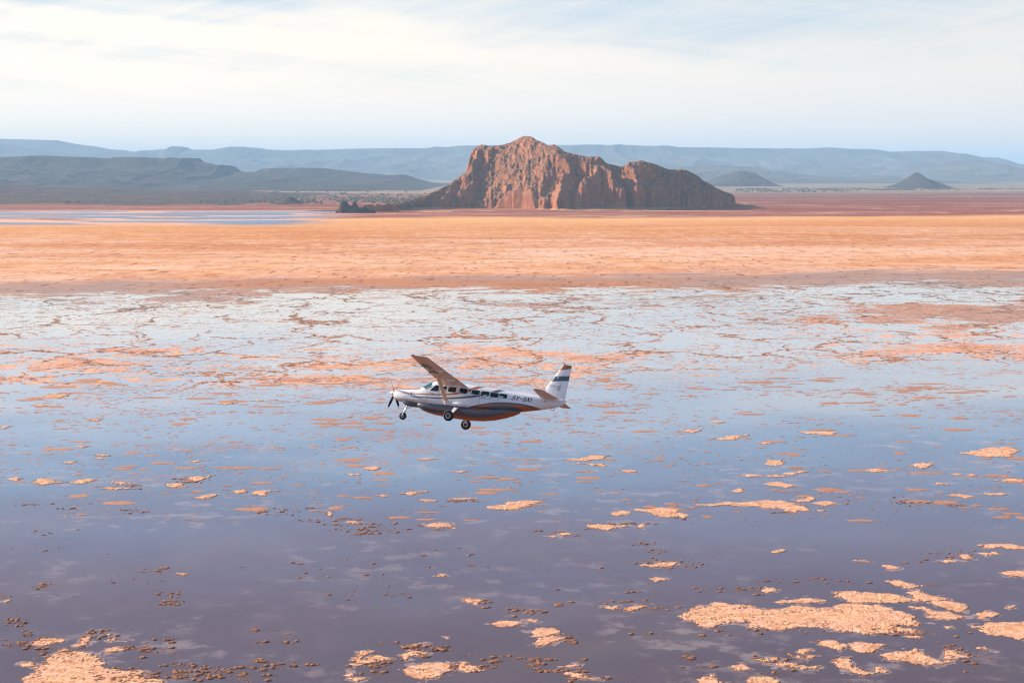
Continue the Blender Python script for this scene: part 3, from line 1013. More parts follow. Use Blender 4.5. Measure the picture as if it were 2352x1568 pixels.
labels[0] = 'largest peach salt crust patch, ragged and foot shaped, in the right foreground'
labels[30] = 'big pinkish salt crust patch cut by the bottom edge at left'
for k, (img, gr) in enumerate(rafts):
    Ym = sum(p[1] for p in gr) / len(gr)
    ext = max(p[0] for p in gr) - min(p[0] for p in gr)
    GX, GY, H, keep, dry_ = raft_mesh(gr, 300 + k * 7, .26 if ext > 20 else .20)
    if not keep.any():
        continue
    o = grid_obj('salt_patch', GX, GY, H, M_CRUST, keep, smooth=False)
    o.location.z = k * .00013          # overlapping films must not share one plane
    o.data.materials.append(M_DROWNED)
    o.data.polygons.foreach_set('material_index', np.where(dry_[keep], 0, 1).astype(np.int32))
    tag(o, labels[k], 'salt crust', 'salt crust patches standing out of the lake')

# ------------------------------------------------------------------ clods and flakes of salt
random.seed(5)
M_CLOD = plain('salt_clod', (.42, .185, .10), .9, .6)
M_FLAKE = plain('salt_flake', (.48, .22, .13), .9, .5)


def clod_verts(rx, ry, rz, rnd):
    v, f = [], []
    nseg = 9
    for j, (rr, zz) in enumerate(((1.0, -.1), (.92, .45), (.5, .9))):
        for k in range(nseg):
            a = 2 * math.pi * k / nseg + j * .3
            q = rr * rnd.uniform(.6, 1.25)
            v.append((rx * q * math.cos(a), ry * q * math.sin(a), rz * zz * rnd.uniform(.8, 1.15)))
    v.append((0, 0, rz * rnd.uniform(.9, 1.1)))
    for j in range(2):
        for k in range(nseg):
            a, b = j * nseg + k, j * nseg + (k + 1) % nseg
            f.append((a, b, b + nseg, a + nseg))
    for k in range(nseg):
        f.append((2 * nseg + k, 2 * nseg + (k + 1) % nseg, 3 * nseg))
    return v, f


# scatter: (px, v, half width, half height, how many, where)
SCAT = [
 (90, 1475, 60, 26, 60, 'in the scatter at the lower left'), (60, 1430, 60, 30, 36, 'at the left edge above the scatter'), (290, 1545, 90, 22, 120, 'around the big pinkish patch at the bottom left'),
 (350, 1500, 70, 22, 55, 'right of the big pinkish patch'), (215, 1455, 60, 12, 25, 'above the big pinkish patch'), (430, 1545, 110, 18, 130, 'in the drift along the bottom edge left of middle'), (590, 1535, 110, 22, 110, 'in the drift along the bottom edge left of middle'),
 (390, 1375, 60, 22, 40, 'in the loose string left of middle'), (350, 1315, 100, 20, 26, 'in the faint string in the left foreground'), (650, 1455, 70, 20, 26, 'in the short chain left of middle'),
 (40, 1340, 50, 30, 24, 'at the left edge'), (850, 1212, 70, 12, 70, 'in the brown drift below the nose wheel'), (760, 1200, 60, 10, 40, 'in the brown drift below the nose wheel'),
 (1060, 1150, 50, 6, 24, 'in the thin brown line under the aircraft belly'), (1020, 1208, 50, 9, 20, 'around the patch under the aircraft belly'), (1290, 1225, 70, 8, 24, 'in the broken ring below the tail'),
 (1420, 1206, 80, 8, 26, 'in the line of flakes below the tail'), (1540, 1290, 90, 22, 60, 'in the speckled string right of middle'), (1540, 1215, 60, 30, 16, 'right of middle'),
 (1100, 1380, 50, 10, 26, 'above the twin patches'), (1200, 1400, 90, 14, 30, 'above the twin patches'), (1290, 1390, 30, 14, 22, 'above the twin patches'), (1310, 1465, 24, 22, 26, 'beside the twin patches'),
 (940, 1480, 60, 12, 34, 'in the near foreground left of middle'), (1020, 1490, 60, 8, 40, 'in the near foreground'), (860, 1520, 80, 24, 50, 'between the patches at the bottom'), (1080, 1520, 70, 24, 60, 'between the patches at the bottom'),
 (1220, 1520, 90, 26, 40, 'over the drowned pale patch'), (1330, 1550, 80, 12, 60, 'along the bottom edge right of middle'), (1440, 1395, 90, 14, 34, 'left of the big foreground patch'), (1660, 1355, 140, 16, 40, 'above the big foreground patch'),
 (1780, 1450, 200, 12, 46, 'below the big foreground patch'), (1700, 1512, 120, 22, 40, 'in the lower right foreground'), (2020, 1440, 120, 40, 36, 'right of the big foreground patch'), (2250, 1480, 90, 60, 36, 'at the lower right'),
 (1980, 1330, 130, 18, 24, 'behind the big foreground patch'), (2200, 1290, 120, 25, 26, 'at the right'), (2000, 1180, 200, 40, 20, 'at the right in the violet water'), (640, 1175, 60, 10, 40, 'in the brown drift left of middle'),
 (440, 1100, 50, 8, 24, 'in the blue water on the left'), (270, 1118, 50, 5, 30, 'in the blue water on the left'), (330, 1172, 40, 6, 16, 'in the blue water on the left'), (130, 1158, 60, 8, 12, 'in the blue water at the left edge'),
 (1176, 1300, 600, 90, 40, 'in the open violet water'), (600, 1250, 500, 60, 18, 'in the open violet water on the left'), (2150, 1160, 160, 20, 30, 'at the right in the violet water')]
rnd = random.Random(11)
items = []
for (px, v, hw, hh, n, where) in SCAT:
    knots = [(rnd.gauss(0, .55), rnd.gauss(0, .55), rnd.uniform(.05, .35)) for _ in range(2 + n // 9)]
    for k in range(int(n * 3.2)):
        kx, ky, kr = knots[int(len(knots) * rnd.random() ** 1.7)]
        r = kx + rnd.gauss(0, kr), ky + rnd.gauss(0, kr * .55)
        q = px + r[0] * hw, v + r[1] * hh
        if not (-30 < q[0] < 2382 and q[1] > 900):
            continue
        x, y = ground(*q)
        s = min(.60, .10 * rnd.paretovariate(1.45)) * (y / 420) ** .35
        items.append((s / y, x, y, s, rnd.uniform(.8, 1.7), where, q))
items.sort(key=lambda i: -i[0])
protos = []
for k in range(6):
    v, f = clod_verts(1, .8, .62, rnd)
    me = bpy.data.meshes.new('salt_clod')
    me.from_pydata(v, [], f)
    me.materials.append(M_CLOD)
    protos.append(me)
for k, (_, x, y, s, asp, where, q) in enumerate(items[:290]):
    o = bpy.data.objects.new('salt_clod', protos[k % 6])
    o.location = (x, y, .0)
    o.rotation_euler = (0, 0, rnd.uniform(-.4, .4))
    o.scale = (s * asp, s, s * .9)
    C.objects.link(o)
    tag(o, 'small brown salt clod lying ' + where, 'salt clod', 'salt clods ' + where)
V, Fc = [], []
for (_, x, y, s, asp, where, q) in items[290:]:
    v, f = clod_verts(s * asp, s * .8, s * .38, rnd)
    b = len(V)
    V += [(a + x, c + y, e) for a, c, e in v]
    Fc += [tuple(i + b for i in g) for g in f]
# thousands of thin flakes further out
V2, F2 = V, Fc
tag(obj('salt_crumbs', V2, F2, M_CLOD), 'countless tiny brown salt crumbs in drifts around the foreground patches', 'salt crumbs', None, 'stuff')
V, Fc = [], []
for k in range(5200):
    u = rnd.random()
    v_ = 868 + 330 * u ** 1.6
    px = rnd.uniform(-20, 2372)
    if pn(px / 190, v_ / 26, 4) + .6 * pn(px / 45, v_ / 7, 14) < rnd.uniform(-.15, .75):
        continue
    x, y = ground(px, v_)
    s = min(3.2, .42 * rnd.paretovariate(1.5)) * (y / 600)
    vv, f = clod_verts(s * rnd.uniform(.9, 2.2), s * rnd.uniform(.6, 1.1), .10, rnd)
    b = len(V)
    V += [(a + x, c + y, e) for a, c, e in vv]
    Fc += [tuple(i + b for i in g) for g in f]
tag(obj('salt_flakes', V, Fc, M_FLAKE), 'countless small brown salt flakes strewn over the water', 'salt flakes', None, 'stuff')

# ------------------------------------------------------------------ scrub on the plains
M_SCRUB = plain('scrub_leaves', (.12, .14, .085), .9, .4)
V, Fc = [], []
for k in range(5200):
    if k % 2:
        px, v_ = rnd.uniform(1690, 2380), rnd.triangular(432.5, 443, 434)
        if px > 1950 and v_ > 439 - (px - 1950) / 90:
            continue
    else:
        px = rnd.uniform(120, 1010)
        v_ = rnd.triangular(438, 469, 462)
        if px < 500 and v_ < 456:
            continue
    if pn(px / 40, v_ / 2.5, 9) < rnd.uniform(-.55, .35):
        continue
    x, y = ground(px, v_)
    s = rnd.uniform(2.2, 6.5)
    vv, f = clod_verts(s * rnd.uniform(.9, 1.6), s, s * rnd.uniform(.55, 1.0), rnd)
    b = len(V)
    V += [(a + x, c + y, e) for a, c, e in vv]
    Fc += [tuple(i + b for i in g) for g in f]
tag(obj('scrub', V, Fc, M_SCRUB), 'grey green scrub bushes dotting the plain at the far shore', 'scrub', None, 'stuff')

# ------------------------------------------------------------------ the aircraft (x runs aft from the spinner, y to starboard, z up)
def pchip(xs, ys):
    xs, ys = np.array(xs, float), np.array(ys, float)
    h = np.diff(xs)
    d = np.diff(ys) / h
    m = np.zeros(len(xs))
    for i in range(1, len(xs) - 1):
        m[i] = 0 if d[i - 1] * d[i] <= 0 else 2 * d[i - 1] * d[i] / (d[i - 1] + d[i])
    m[0], m[-1] = d[0], d[-1]

    def f(x):
        x = np.clip(x, xs[0], xs[-1])
        i = np.clip(np.searchsorted(xs, x) - 1, 0, len(h) - 1)
        u = (x - xs[i]) / h[i]
        return ((2 * u**3 - 3 * u**2 + 1) * ys[i] + (u**3 - 2 * u**2 + u) * h[i] * m[i] + (-2 * u**3 + 3 * u**2) * ys[i + 1] + (u**3 - u**2) * h[i] * m[i + 1])
    return f


ST = [  # x, top, bottom, half width, widest z, exponent
 (.44, .17, -.36, .30, -.12, 2.3), (.50, .22, -.42, .36, -.12, 2.3), (.60, .265, -.46, .41, -.12, 2.3), (.80, .31, -.52, .47, -.12, 2.4), (1.1, .35, -.57, .54, -.12, 2.5), (1.6, .41, -.61, .62, -.12, 2.6),
 (2.05, .46, -.63, .69, -.12, 2.7), (2.30, .50, -.64, .73, -.12, 2.7), (2.60, .70, -.65, .77, -.12, 2.7), (2.95, .93, -.65, .80, -.12, 2.8), (3.20, 1.03, -.66, .81, -.12, 3.0),
 (3.6, 1.07, -.66, .82, -.12, 3.3), (5.6, 1.07, -.66, .82, -.12, 3.4), (6.6, 1.04, -.64, .80, -.12, 3.3), (7.4, .99, -.60, .75, -.10, 3.1), (8.2, .94, -.53, .67, -.05, 2.9),
 (9.2, .90, -.39, .54, .06, 2.6), (10.2, .87, -.20, .41, .22, 2.4), (11.0, .84, -.03, .30, .36, 2.3), (11.7, .80, .14, .20, .50, 2.2), (12.2, .76, .33, .11, .58, 2.1), (12.40, .72, .48, .05, .62, 2.0), (12.45, .69, .60, .015, .65, 2.0)]
_x = [s[0] for s in ST]
fT, fB, fW, fM, fE = [pchip(_x, [s[i] for s in ST]) for i in range(1, 6)]


def side_y(x, z):
    top, bot, w_, m_, e_ = fT(x), fB(x), fW(x), fM(x), fE(x)
    q = np.where(z > m_, (z - m_) / (top - m_), (m_ - z) / (m_ - bot))
    return w_ * (1 - np.clip(q, 0, .999) ** e_) ** (1 / e_)


def sec_pt(x, a):
    """point of the hull at station x and angle a (0 = starboard side, 90 = roof)"""
    c, s = math.cos(a), math.sin(a)
    e_ = float(fE(x))
    y = float(fW(x)) * math.copysign(abs(c) ** (2 / e_), c)
    h = float(fT(x) - fM(x)) if s > 0 else float(fM(x) - fB(x))
    return (x, y, float(fM(x)) + h * math.copysign(abs(s) ** (2 / e_), s))


def loft(loops, caps=(True, True)):
    n = len(loops[0])
    V = [p for L in loops for p in L]
    Fc = []
    for j in range(len(loops) - 1):
        for k in range(n):
            a, b = j * n + k, j * n + (k + 1) % n
            Fc.append((a, b, b + n, a + n))
    if caps[0]:
        Fc.append(tuple(range(n))[::-1])
    if caps[1]:
        Fc.append(tuple((len(loops) - 1) * n + k for k in range(n)))
    return V, Fc


def fix(o, angle=40):
    import bmesh
    bm = bmesh.new()
    bm.from_mesh(o.data)
    bmesh.ops.recalc_face_normals(bm, faces=bm.faces)
    for f in bm.faces:
        f.smooth = True
    for e in bm.edges:
        if len(e.link_faces) == 2 and e.calc_face_angle(0) > math.radians(angle):
            e.smooth = False
    bm.to_mesh(o.data)
    bm.free()
    return o


def tube_v(p0, p1, r0, r1, n=12, flat=1.0, ax=None):
    p0, p1 = Vector(p0), Vector(p1)
    d = (p1 - p0).normalized()
    u = Vector(ax) if ax else Vector((0, 0, 1)) if abs(d.z) < .9 else Vector((1, 0, 0))
    u = (u - d * u.dot(d)).normalized()
    v = d.cross(u)
    return loft([[tuple(p + u * r * math.cos(2 * math.pi * k / n) + v * r * flat * math.sin(2 * math.pi * k / n)) for k in range(n)] for p, r in ((p0, r0), (p1, r1))])


def merge(parts):
    V, Fc = [], []
    for v, f in parts:
        b = len(V)
        V += v
        Fc += [tuple(i + b for i in g) for g in f]
    return V, Fc


def lathe(center, axis, prof, n=28):
    """prof: (along axis, radius)"""
    a = Vector(axis).normalized()
    u = Vector((0, 0, 1)) if abs(a.z) < .9 else Vector((1, 0, 0))
    u = (u - a * u.dot(a)).normalized()
    v = a.cross(u)
    c = Vector(center)
    return loft([[tuple(c + a * t_ + u * r * math.cos(2 * math.pi * k / n) + v * r * math.sin(2 * math.pi * k / n)) for k in range(n)] for t_, r in prof])


# paint
def band_mask(t, X, Z, pts, lo, hi):
    """mask of a painted line: |z - centre(x)| < half width(x)"""
    px = [(p[0] / 13, (p[1] + 1.5) / 3) for p in pts]
    ph = [(p[0] / 13, p[2]) for p in pts]
    c = t.curve(t.m('DIVIDE', X, 13.0), px)
    h = t.curve(t.m('DIVIDE', X, 13.0), ph)
    dd = t.m('ABSOLUTE', t.m('SUBTRACT', t.m('DIVIDE', t.m('ADD', Z, 1.5), 3.0), c))
    mk = t.m('LESS_THAN', t.m('MULTIPLY', dd, 3.0), h)
    return t.m('MULTIPLY', mk, t.m('MULTIPLY', t.m('GREATER_THAN', X, lo), t.m('LESS_THAN', X, hi)))


def below(t, X, Z, pts, lo, hi):
    c = t.curve(t.m('DIVIDE', X, 13.0), [(p[0] / 13, (p[1] + 1.5) / 3) for p in pts])
    mk = t.m('LESS_THAN', t.m('DIVIDE', t.m('ADD', Z, 1.5), 3.0), c)
    return t.m('MULTIPLY', mk, t.m('MULTIPLY', t.m('GREATER_THAN', X, lo), t.m('LESS_THAN', X, hi)))


WHITE, SLATE, ORANGE, OLIVE = (.74, .78, .86), (.075, .095, .13), (.36, .125, .045), (.13, .125, .075)


def hull_paint():
    m, t = mat('hull_paint')
    tcn = t.n.new('ShaderNodeTexCoord')
    X, Y, Z = t.sep(tcn.outputs['Object'])
    n = t.noise(tcn.outputs['Object'], 1.6, 5, .6)
    col = t.mix(t.ss(n, .45, .75), WHITE, (.74, .73, .73))
    # browner tone towards the underside of the nose
    col = t.mix(t.m('MULTIPLY', t.ss(Z, -.35, -.62), t.m('MULTIPLY', t.ss(X, 3.2, .8), .35)), col, (.50, .40, .34))
    g1 = band_mask(t, X, Z, [(1.0, -.19, .004), (1.4, -.206, .010), (2.14, -.20, .030), (4.3, -.10, .05), (5.73, .105, .065), (6.78, .36, .08), (7.4, .59, .10), (7.9, .84, .13), (8.2, 1.02, .16)], 1.3, 8.6)
    o1 = band_mask(t, X, Z, [(.6, .02, .004), (.9, .0, .008), (2.1, .008, .030), (3.2, .05, .042), (4.27, .155, .05), (5.33, .36, .075), (5.9, .58, .10), (6.35, .84, .14), (6.65, 1.02, .17)], .8, 6.95)
    col = t.mix(g1, col, SLATE)
    col = t.mix(o1, col, ORANGE)
    a = below(t, X, Z, [(5.4, -.75), (6.1, -.49), (6.95, -.215), (8.1, .045), (9.2, .125), (10.05, .10), (10.5, .03), (10.95, -.06), (11.3, -.2)], 5.4, 11.3)
    b = below(t, X, Z, [(5.6, -.85), (6.5, -.42), (7.3, -.20), (8.1, -.065), (9.23, .025), (10.2, -.02), (10.9, -.05), (11.3, -.2)], 5.6, 11.3)
    c = below(t, X, Z, [(6.2, -.85), (7.0, -.46), (8.1, -.145), (8.9, -.10), (9.45, -.17), (9.9, -.4), (11, -1.0)], 6.2, 10.0)
    col = t.mix(a, col, SLATE)
    col = t.mix(b, col, ORANGE)
    col = t.mix(c, col, SLATE)
    # thin panel joints
    for xs_ in (2.05, 4.55, 6.72, 8.02, 11.6):
        col = t.mix(t.m('MULTIPLY', t.m('LESS_THAN', t.m('ABSOLUTE', t.m('SUBTRACT', X, xs_)), .010), .75 if xs_ < 3 else .4), col, (.15, .15, .16))
    anti = t.m('MULTIPLY', t.m('MULTIPLY', t.m('LESS_THAN', X, 2.42), t.m('GREATER_THAN', X, .56)), t.m('GREATER_THAN', Z, t.m('ADD', .135, t.m('MULTIPLY', X, .095))))
    col = t.mix(anti, col, OLIVE)
    t.out(t.bsdf(col, t.lin(anti, 0, 1, .30, .8), Coat_Weight=.3, Coat_Roughness=.1))
    return m


def pod_paint():
    m, t = mat('pod_paint')
    tcn = t.n.new('ShaderNodeTexCoord')
    X, Y, Z = t.sep(tcn.outputs['Object'])
    g = below(t, X, Z, [(2.0, -.95), (2.5, -1.02), (3.2, -1.08), (5.0, -1.10), (6.6, -1.14), (7.2, -1.07), (7.8, -.92), (9.0, -.50), (9.6, -.34)], 2.0, 9.7)
    n = t.noise(tcn.outputs['Object'], 2.5, 5, .6)
    col = t.mix(g, t.mix(t.ss(n, .4, .7), SLATE, (.10, .12, .145)), t.mix(t.ss(n, .45, .65), ORANGE, (.40, .12, .03)))
    o = band_mask(t, X, Z, [(2.8, -.86, .006), (4.0, -.85, .016), (5.4, -.80, .024), (6.3, -.72, .03), (7.2, -.60, .04)], 2.85, 7.4)
    col = t.mix(o, col, ORANGE)
    # outlines of the loading doors
    for (x0, x1, za, zb) in ((2.75, 3.35, -.95, -.66), (3.65, 4.5, -.96, -.66), (5.45, 6.2, -.95, -.64), (6.45, 7.3, -.90, -.64)):
        cx_, hx_, cz_, hz_ = (x0 + x1) / 2, (x1 - x0) / 2, (za + zb) / 2, (zb - za) / 2
        dx_ = t.m('SUBTRACT', t.m('ABSOLUTE', t.m('SUBTRACT', X, cx_)), hx_)
        dz_ = t.m('SUBTRACT', t.m('ABSOLUTE', t.m('SUBTRACT', Z, cz_)), hz_)
        dd = t.m('MAXIMUM', dx_, dz_)
        col = t.mix(t.m('MULTIPLY', t.m('LESS_THAN', t.m('ABSOLUTE', dd), .009), .8), col, (.03, .035, .04))
    t.out(t.bsdf(col, .35, Coat_Weight=.2))
    return m


def fin_paint():
    m, t = mat('fin_paint')
    tcn = t.n.new('ShaderNodeTexCoord')
    X, Y, Z = t.sep(tcn.outputs['Object'])
    col = t.mix(0.0, WHITE, WHITE)
    zz = t.m('SUBTRACT', Z, t.m('MULTIPLY', t.m('SUBTRACT', X, 11.4), .13))
    col = t.mix(t.m('MULTIPLY', t.m('GREATER_THAN', zz, 1.895), t.m('LESS_THAN', zz, 2.235)), col, SLATE)
    z2 = t.m('SUBTRACT', Z, t.m('MULTIPLY', t.m('SUBTRACT', X, 11.66), .235))
    col = t.mix(t.m('GREATER_THAN', z2, 2.66), col, ORANGE)
    t.out(t.bsdf(col, .3, Coat_Weight=.3))
    return m


M_HULL, M_POD, M_FIN = hull_paint(), pod_paint(), fin_paint()
M_WHITE = plain('white_paint', WHITE, .32, .08, Coat_Weight=.3)
M_WING_BOUNCE = plain('wing_bounce_tint', (.74, .61, .50), .38, .10, Coat_Weight=.15)  # white wing with brown ground reflections tinted into its colour
M_SLATE = plain('slate_paint', SLATE, .4, .1)
M_OR = plain('orange_paint', ORANGE, .35, .1)
M_BLACKP = plain('black_paint', (.012, .012, .014), .4)
M_DARK = plain('dark_recess', (.006, .006, .007), .6)
M_GLASS = plain('dark_glass', (.004, .012, .014), .07, Specular_IOR_Level=.6)
M_TEAL = plain('tinted_windscreen', (.018, .085, .095), .06, Specular_IOR_Level=.7)
M_PALE = plain('painted_daylight', (.30, .62, .58), .10, Specular_IOR_Level=.6)
M_METAL = plain('bare_metal', (.62, .62, .64), .22, Metallic=1.0)
M_CHROME = plain('polished_spinner', (.86, .86, .88), .14, Metallic=.85)
M_RUBBER = plain('tyre_rubber', (.012, .012, .014), .75)
M_RED = plain('red_lens', (.7, .02, .02), .15)
M_GREY = plain('grey_lettering', (.33, .31, .36), .6)
M_LINE = plain('seam_grey', (.12, .12, .13), .6)

plane = bpy.data.objects.new('aircraft', None)
plane.empty_display_size = 1
C.objects.link(plane)
tag(plane, 'white high wing propeller aircraft with orange and slate stripes flying low over the lake', 'aircraft')
Rb = Matrix(((0.94228, 0.29875, 0.1512), (-0.3228, 0.93049, 0.17315), (-0.08896, -0.21196, 0.97322)))
tb = Vector((-8.2921, 115.9101, -3.4708))
Cw = Matrix(((1, 0, 0), (0, cp, sp), (0, -sp, cp)))
Rw = (Cw @ Rb).to_4x4()
# airframe base, moved with its parts
plane.matrix_world = Matrix.Translation(Cw @ tb + Vector((0, 0, CAM_H))) @ Rw


def part(name, vf, material, parent=None, angle=40, label=None):
    o = obj(name, vf[0], vf[1], material, parent or plane)
    fix(o, angle)
    if label:
        o['label'] = label
    return o


# hull
xs_h = np.unique(np.concatenate([np.linspace(.44, 2.3, 26), np.linspace(2.3, 3.4, 24), np.linspace(3.4, 12.45, 80)]))
loops = [[sec_pt(float(x), 2 * math.pi * k / 56) for k in range(56)] for x in xs_h]
hull = part('fuselage', loft(loops), M_HULL)


def on_side(x, z, off=.006, side=-1):
    y = float(side_y(x, z))
    e = 1e-3
    gx = (float(side_y(x + e, z)) - float(side_y(x - e, z))) / (2 * e)
    gz = (float(side_y(x, z + e)) - float(side_y(x, z - e))) / (2 * e)
    n = Vector((-gx, 1, -gz)).normalized() * off
    return (x + n.x, side * (y + n.y), z + n.z)


def patch(outline, off=.006, side=-1, rings=4):
    cx_ = sum(p[0] for p in outline) / len(outline)
    cz_ = sum(p[1] for p in outline) / len(outline)
    n = len(outline)
    V = [on_side(p[0], p[1], -.02, side) for p in outline]
    for r in range(rings):
        q = 1 - r / rings
        V += [on_side(cx_ + (p[0] - cx_) * q, cz_ + (p[1] - cz_) * q, off, side) for p in outline]
    V.append(on_side(cx_, cz_, off, side))
    Fc = []
    for r in range(rings):
        for k in range(n):
            a, b = r * n + k, r * n + (k + 1) % n
            Fc.append((a, b, b + n, a + n))
    for k in range(n):
        Fc.append((rings * n + k, rings * n + (k + 1) % n, (rings + 1) * n))
    return V, Fc


def rrect(x0, x1, z0, z1, r, k=4, skew=0.0):
    P = []
    for cx_, cz_, a0 in ((x1 - r, z1 - r, 0), (x0 + r, z1 - r, 90), (x0 + r, z0 + r, 180), (x1 - r, z0 + r, 270)):
        for i in range(k + 1):
            a = math.radians(a0 + 90 * i / k)
            P.append((cx_ + r * math.cos(a), cz_ + r * math.sin(a)))
    # subdivide long sides so that the pane follows the hull
    Q = []
    for i, p in enumerate(P):
        q = P[(i + 1) % len(P)]
        L = math.hypot(q[0] - p[0], q[1] - p[1])
        m_ = max(1, int(L / .12))
        Q += [(p[0] + (q[0] - p[0]) * j / m_, p[1] + (q[1] - p[1]) * j / m_) for j in range(m_)]
    return [(x + skew * (z - z0), z) for x, z in Q]


# windows
WIN = [(3.95, 4.33, .36, .70), (4.45, 5.01, .36, .70), (5.25, 5.82, .355, .69), (6.12, 6.68, .345, .68), (6.79, 7.35, .335, .665), (7.42, 7.98, .325, .65), (8.03, 8.56, .335, .645)]
for side in (-1, 1):
    for i, (x0, x1, z0, z1) in enumerate(WIN):
        fr = part('window_frame', patch(rrect(x0 - .03, x1 + .03, z0 - .03, z1 + .03, .10), .004, side), M_WHITE)
        wn = part('window', patch(rrect(x0, x1, z0, z1, .085), .010, side), M_GLASS)
        # pale patches: daylight from the opposite window, put in as colour
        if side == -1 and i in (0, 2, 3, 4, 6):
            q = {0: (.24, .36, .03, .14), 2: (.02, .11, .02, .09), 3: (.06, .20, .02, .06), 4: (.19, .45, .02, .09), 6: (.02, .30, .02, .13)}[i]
            part('daylight_patch', patch(rrect(x0 + q[0], x0 + q[1], z0 + q[2], z0 + q[3], .02), .013, side, 2), M_PALE, None)
    fr = [(3.17, .335), (3.47, .70), (3.53, .735), (3.74, .735), (3.78, .69), (3.78, .36), (3.72, .32), (3.20, .31)]

    def dense(P, L=.08):
        Q = []
        for i, p in enumerate(P):
            q = P[(i + 1) % len(P)]
            m_ = max(1, int(math.hypot(q[0] - p[0], q[1] - p[1]) / L))
            Q += [(p[0] + (q[0] - p[0]) * j / m_, p[1] + (q[1] - p[1]) * j / m_) for j in range(m_)]
        return Q
    part('window', patch(dense(fr), .010, side, 5), M_GLASS, None, 40, 'triangular cockpit side window')


# windscreen: two panes wrapped round the front of the cabin
def screen(side):
    V, Fc = [], []
    nu, nv = 18, 12
    for i in range(nu + 1):
        u = i / nu                       # from the centre post round to the side
        a = math.radians(90 - 3 - 62 * u)
        xb = 2.35 + .47 * u ** 1.8
        xt = 3.10 + .10 * u
        for j in range(nv + 1):
            x = xb + (xt - xb) * j / nv
            p = Vector(sec_pt(x, a))
            c = Vector((x, 0, float(fM(x))))
            n = (p - c).normalized() + Vector((-.5, 0, .3))
            n.normalize()
            q = p + n * .022
            V.append((q.x, -q.y * side * -1 if side > 0 else -q.y, q.z))
    for i in range(nu):
        for j in range(nv):
            a_ = i * (nv + 1) + j
            Fc.append((a_, a_ + 1, a_ + nv + 2, a_ + nv + 1))
    return V, Fc


for side in (-1, 1):
    part('windscreen', screen(side), M_TEAL, None, 60)
    # bright frame at the foot and rear of the pane
    fr_pts = []
    for i in range(15):
        u = i / 14
        x = 2.35 + .47 * u ** 1.8 - .04
        fr_pts.append(Vector(sec_pt(x, math.radians(90 - 3 - 63 * u))))
    fr_pts.append(Vector(sec_pt(2.90, math.radians(23))))
    fr_pts.append(Vector(sec_pt(3.24, math.radians(34))))
    segs = []
    for a_, b_ in zip(fr_pts[:-1], fr_pts[1:]):
        segs.append(tube_v((a_.x, a_.y * -side * -1, a_.z + .006), (b_.x, b_.y * -side * -1, b_.z + .006), .028, .028, 8))
    part('windscreen_frame', merge(segs), M_WHITE)

# chin cowl, exhaust and air slots
ch_l = []
for x, wd, zt, zb in ((1.08, .26, -.40, -.56), (1.18, .40, -.42, -.66), (1.35, .48, -.45, -.755), (1.8, .52, -.47, -.765), (2.4, .54, -.5, -.745), (2.75, .50, -.5, -.70)):
    ch_l.append([(x, -wd, zt), (x, -wd * .98, (zt + zb) / 2), (x, -wd * .86, zb + .02), (x, -wd * .6, zb), (x, wd * .6, zb), (x, wd * .86, zb + .02), (x, wd * .98, (zt + zb) / 2), (x, wd, zt)])
part('chin_cowl', loft(ch_l), M_SLATE, None, 30)
part('cooling_slot', patch([(1.42, -.44), (1.45, -.50), (1.98, -.56), (1.90, -.51)], .008), M_DARK)
part('air_slot', patch(dense([(1.80, .10), (1.87, .10), (1.87, -.05), (1.80, -.05)]), .008), M_DARK)
part('exhaust_stub', merge([tube_v((1.95, .50, -.50), (2.25, .74, -.62), .09, .10, 14)]), M_METAL)
part('cowl_lip', lathe((.44, 0, -.10), (-1, 0, 0), [(-.04, .30), (.0, .31), (.03, .29), (.035, .23), (.0, .20)], 32), M_WHITE)

# belly fairing under the nose and cargo pod
pod = []
for x, zt, zb, wd, e_ in ((2.18, -.58, -.70, .30, 2.2), (2.30, -.56, -.80, .52, 2.4), (2.5, -.55, -.92, .64, 2.6), (2.8, -.55, -1.03, .71, 2.8), (3.3, -.56, -1.13, .75, 3.0), (4.6, -.56, -1.25, .77, 3.0), (6.0, -.54, -1.28, .77, 3.0), (6.9, -.52, -1.22, .74, 2.9),
                          (7.7, -.47, -1.08, .68, 2.7), (8.4, -.40, -.88, .58, 2.5), (9.0, -.34, -.64, .45, 2.4), (9.35, -.30, -.44, .32, 2.2)):
    m_ = zt - .12
    L = []
    for k in range(36):
        a = 2 * math.pi * k / 36
        c, s = math.cos(a), math.sin(a)
        h = (zt + .10 - m_) if s > 0 else (m_ - zb)
        L.append((x, wd * math.copysign(abs(c) ** (2 / e_), c), m_ + h * math.copysign(abs(s) ** (2 / e_), s)))
    pod.append(L)
pp = pchip([p[0][0] for p in pod], list(range(len(pod))))
dense_pod = []
for x in np.linspace(2.18, 9.35, 60):
    i = float(pp(x))
    a_ = min(int(i), len(pod) - 2)
    f_ = (x - pod[a_][0][0]) / (pod[a_ + 1][0][0] - pod[a_][0][0])
    f_ = min(1, max(0, f_))
    dense_pod.append([tuple(pod[a_][k][j] * (1 - f_) + pod[a_ + 1][k][j] * f_ for j in range(3)) for k in range(36)])
part('cargo_pod', loft(dense_pod), M_POD, None, 35)
part('sill_strip', merge([tube_v((6.2, -.80, -.46), (8.0, -.70, -.44), .012, .012, 6)]), M_DARK)


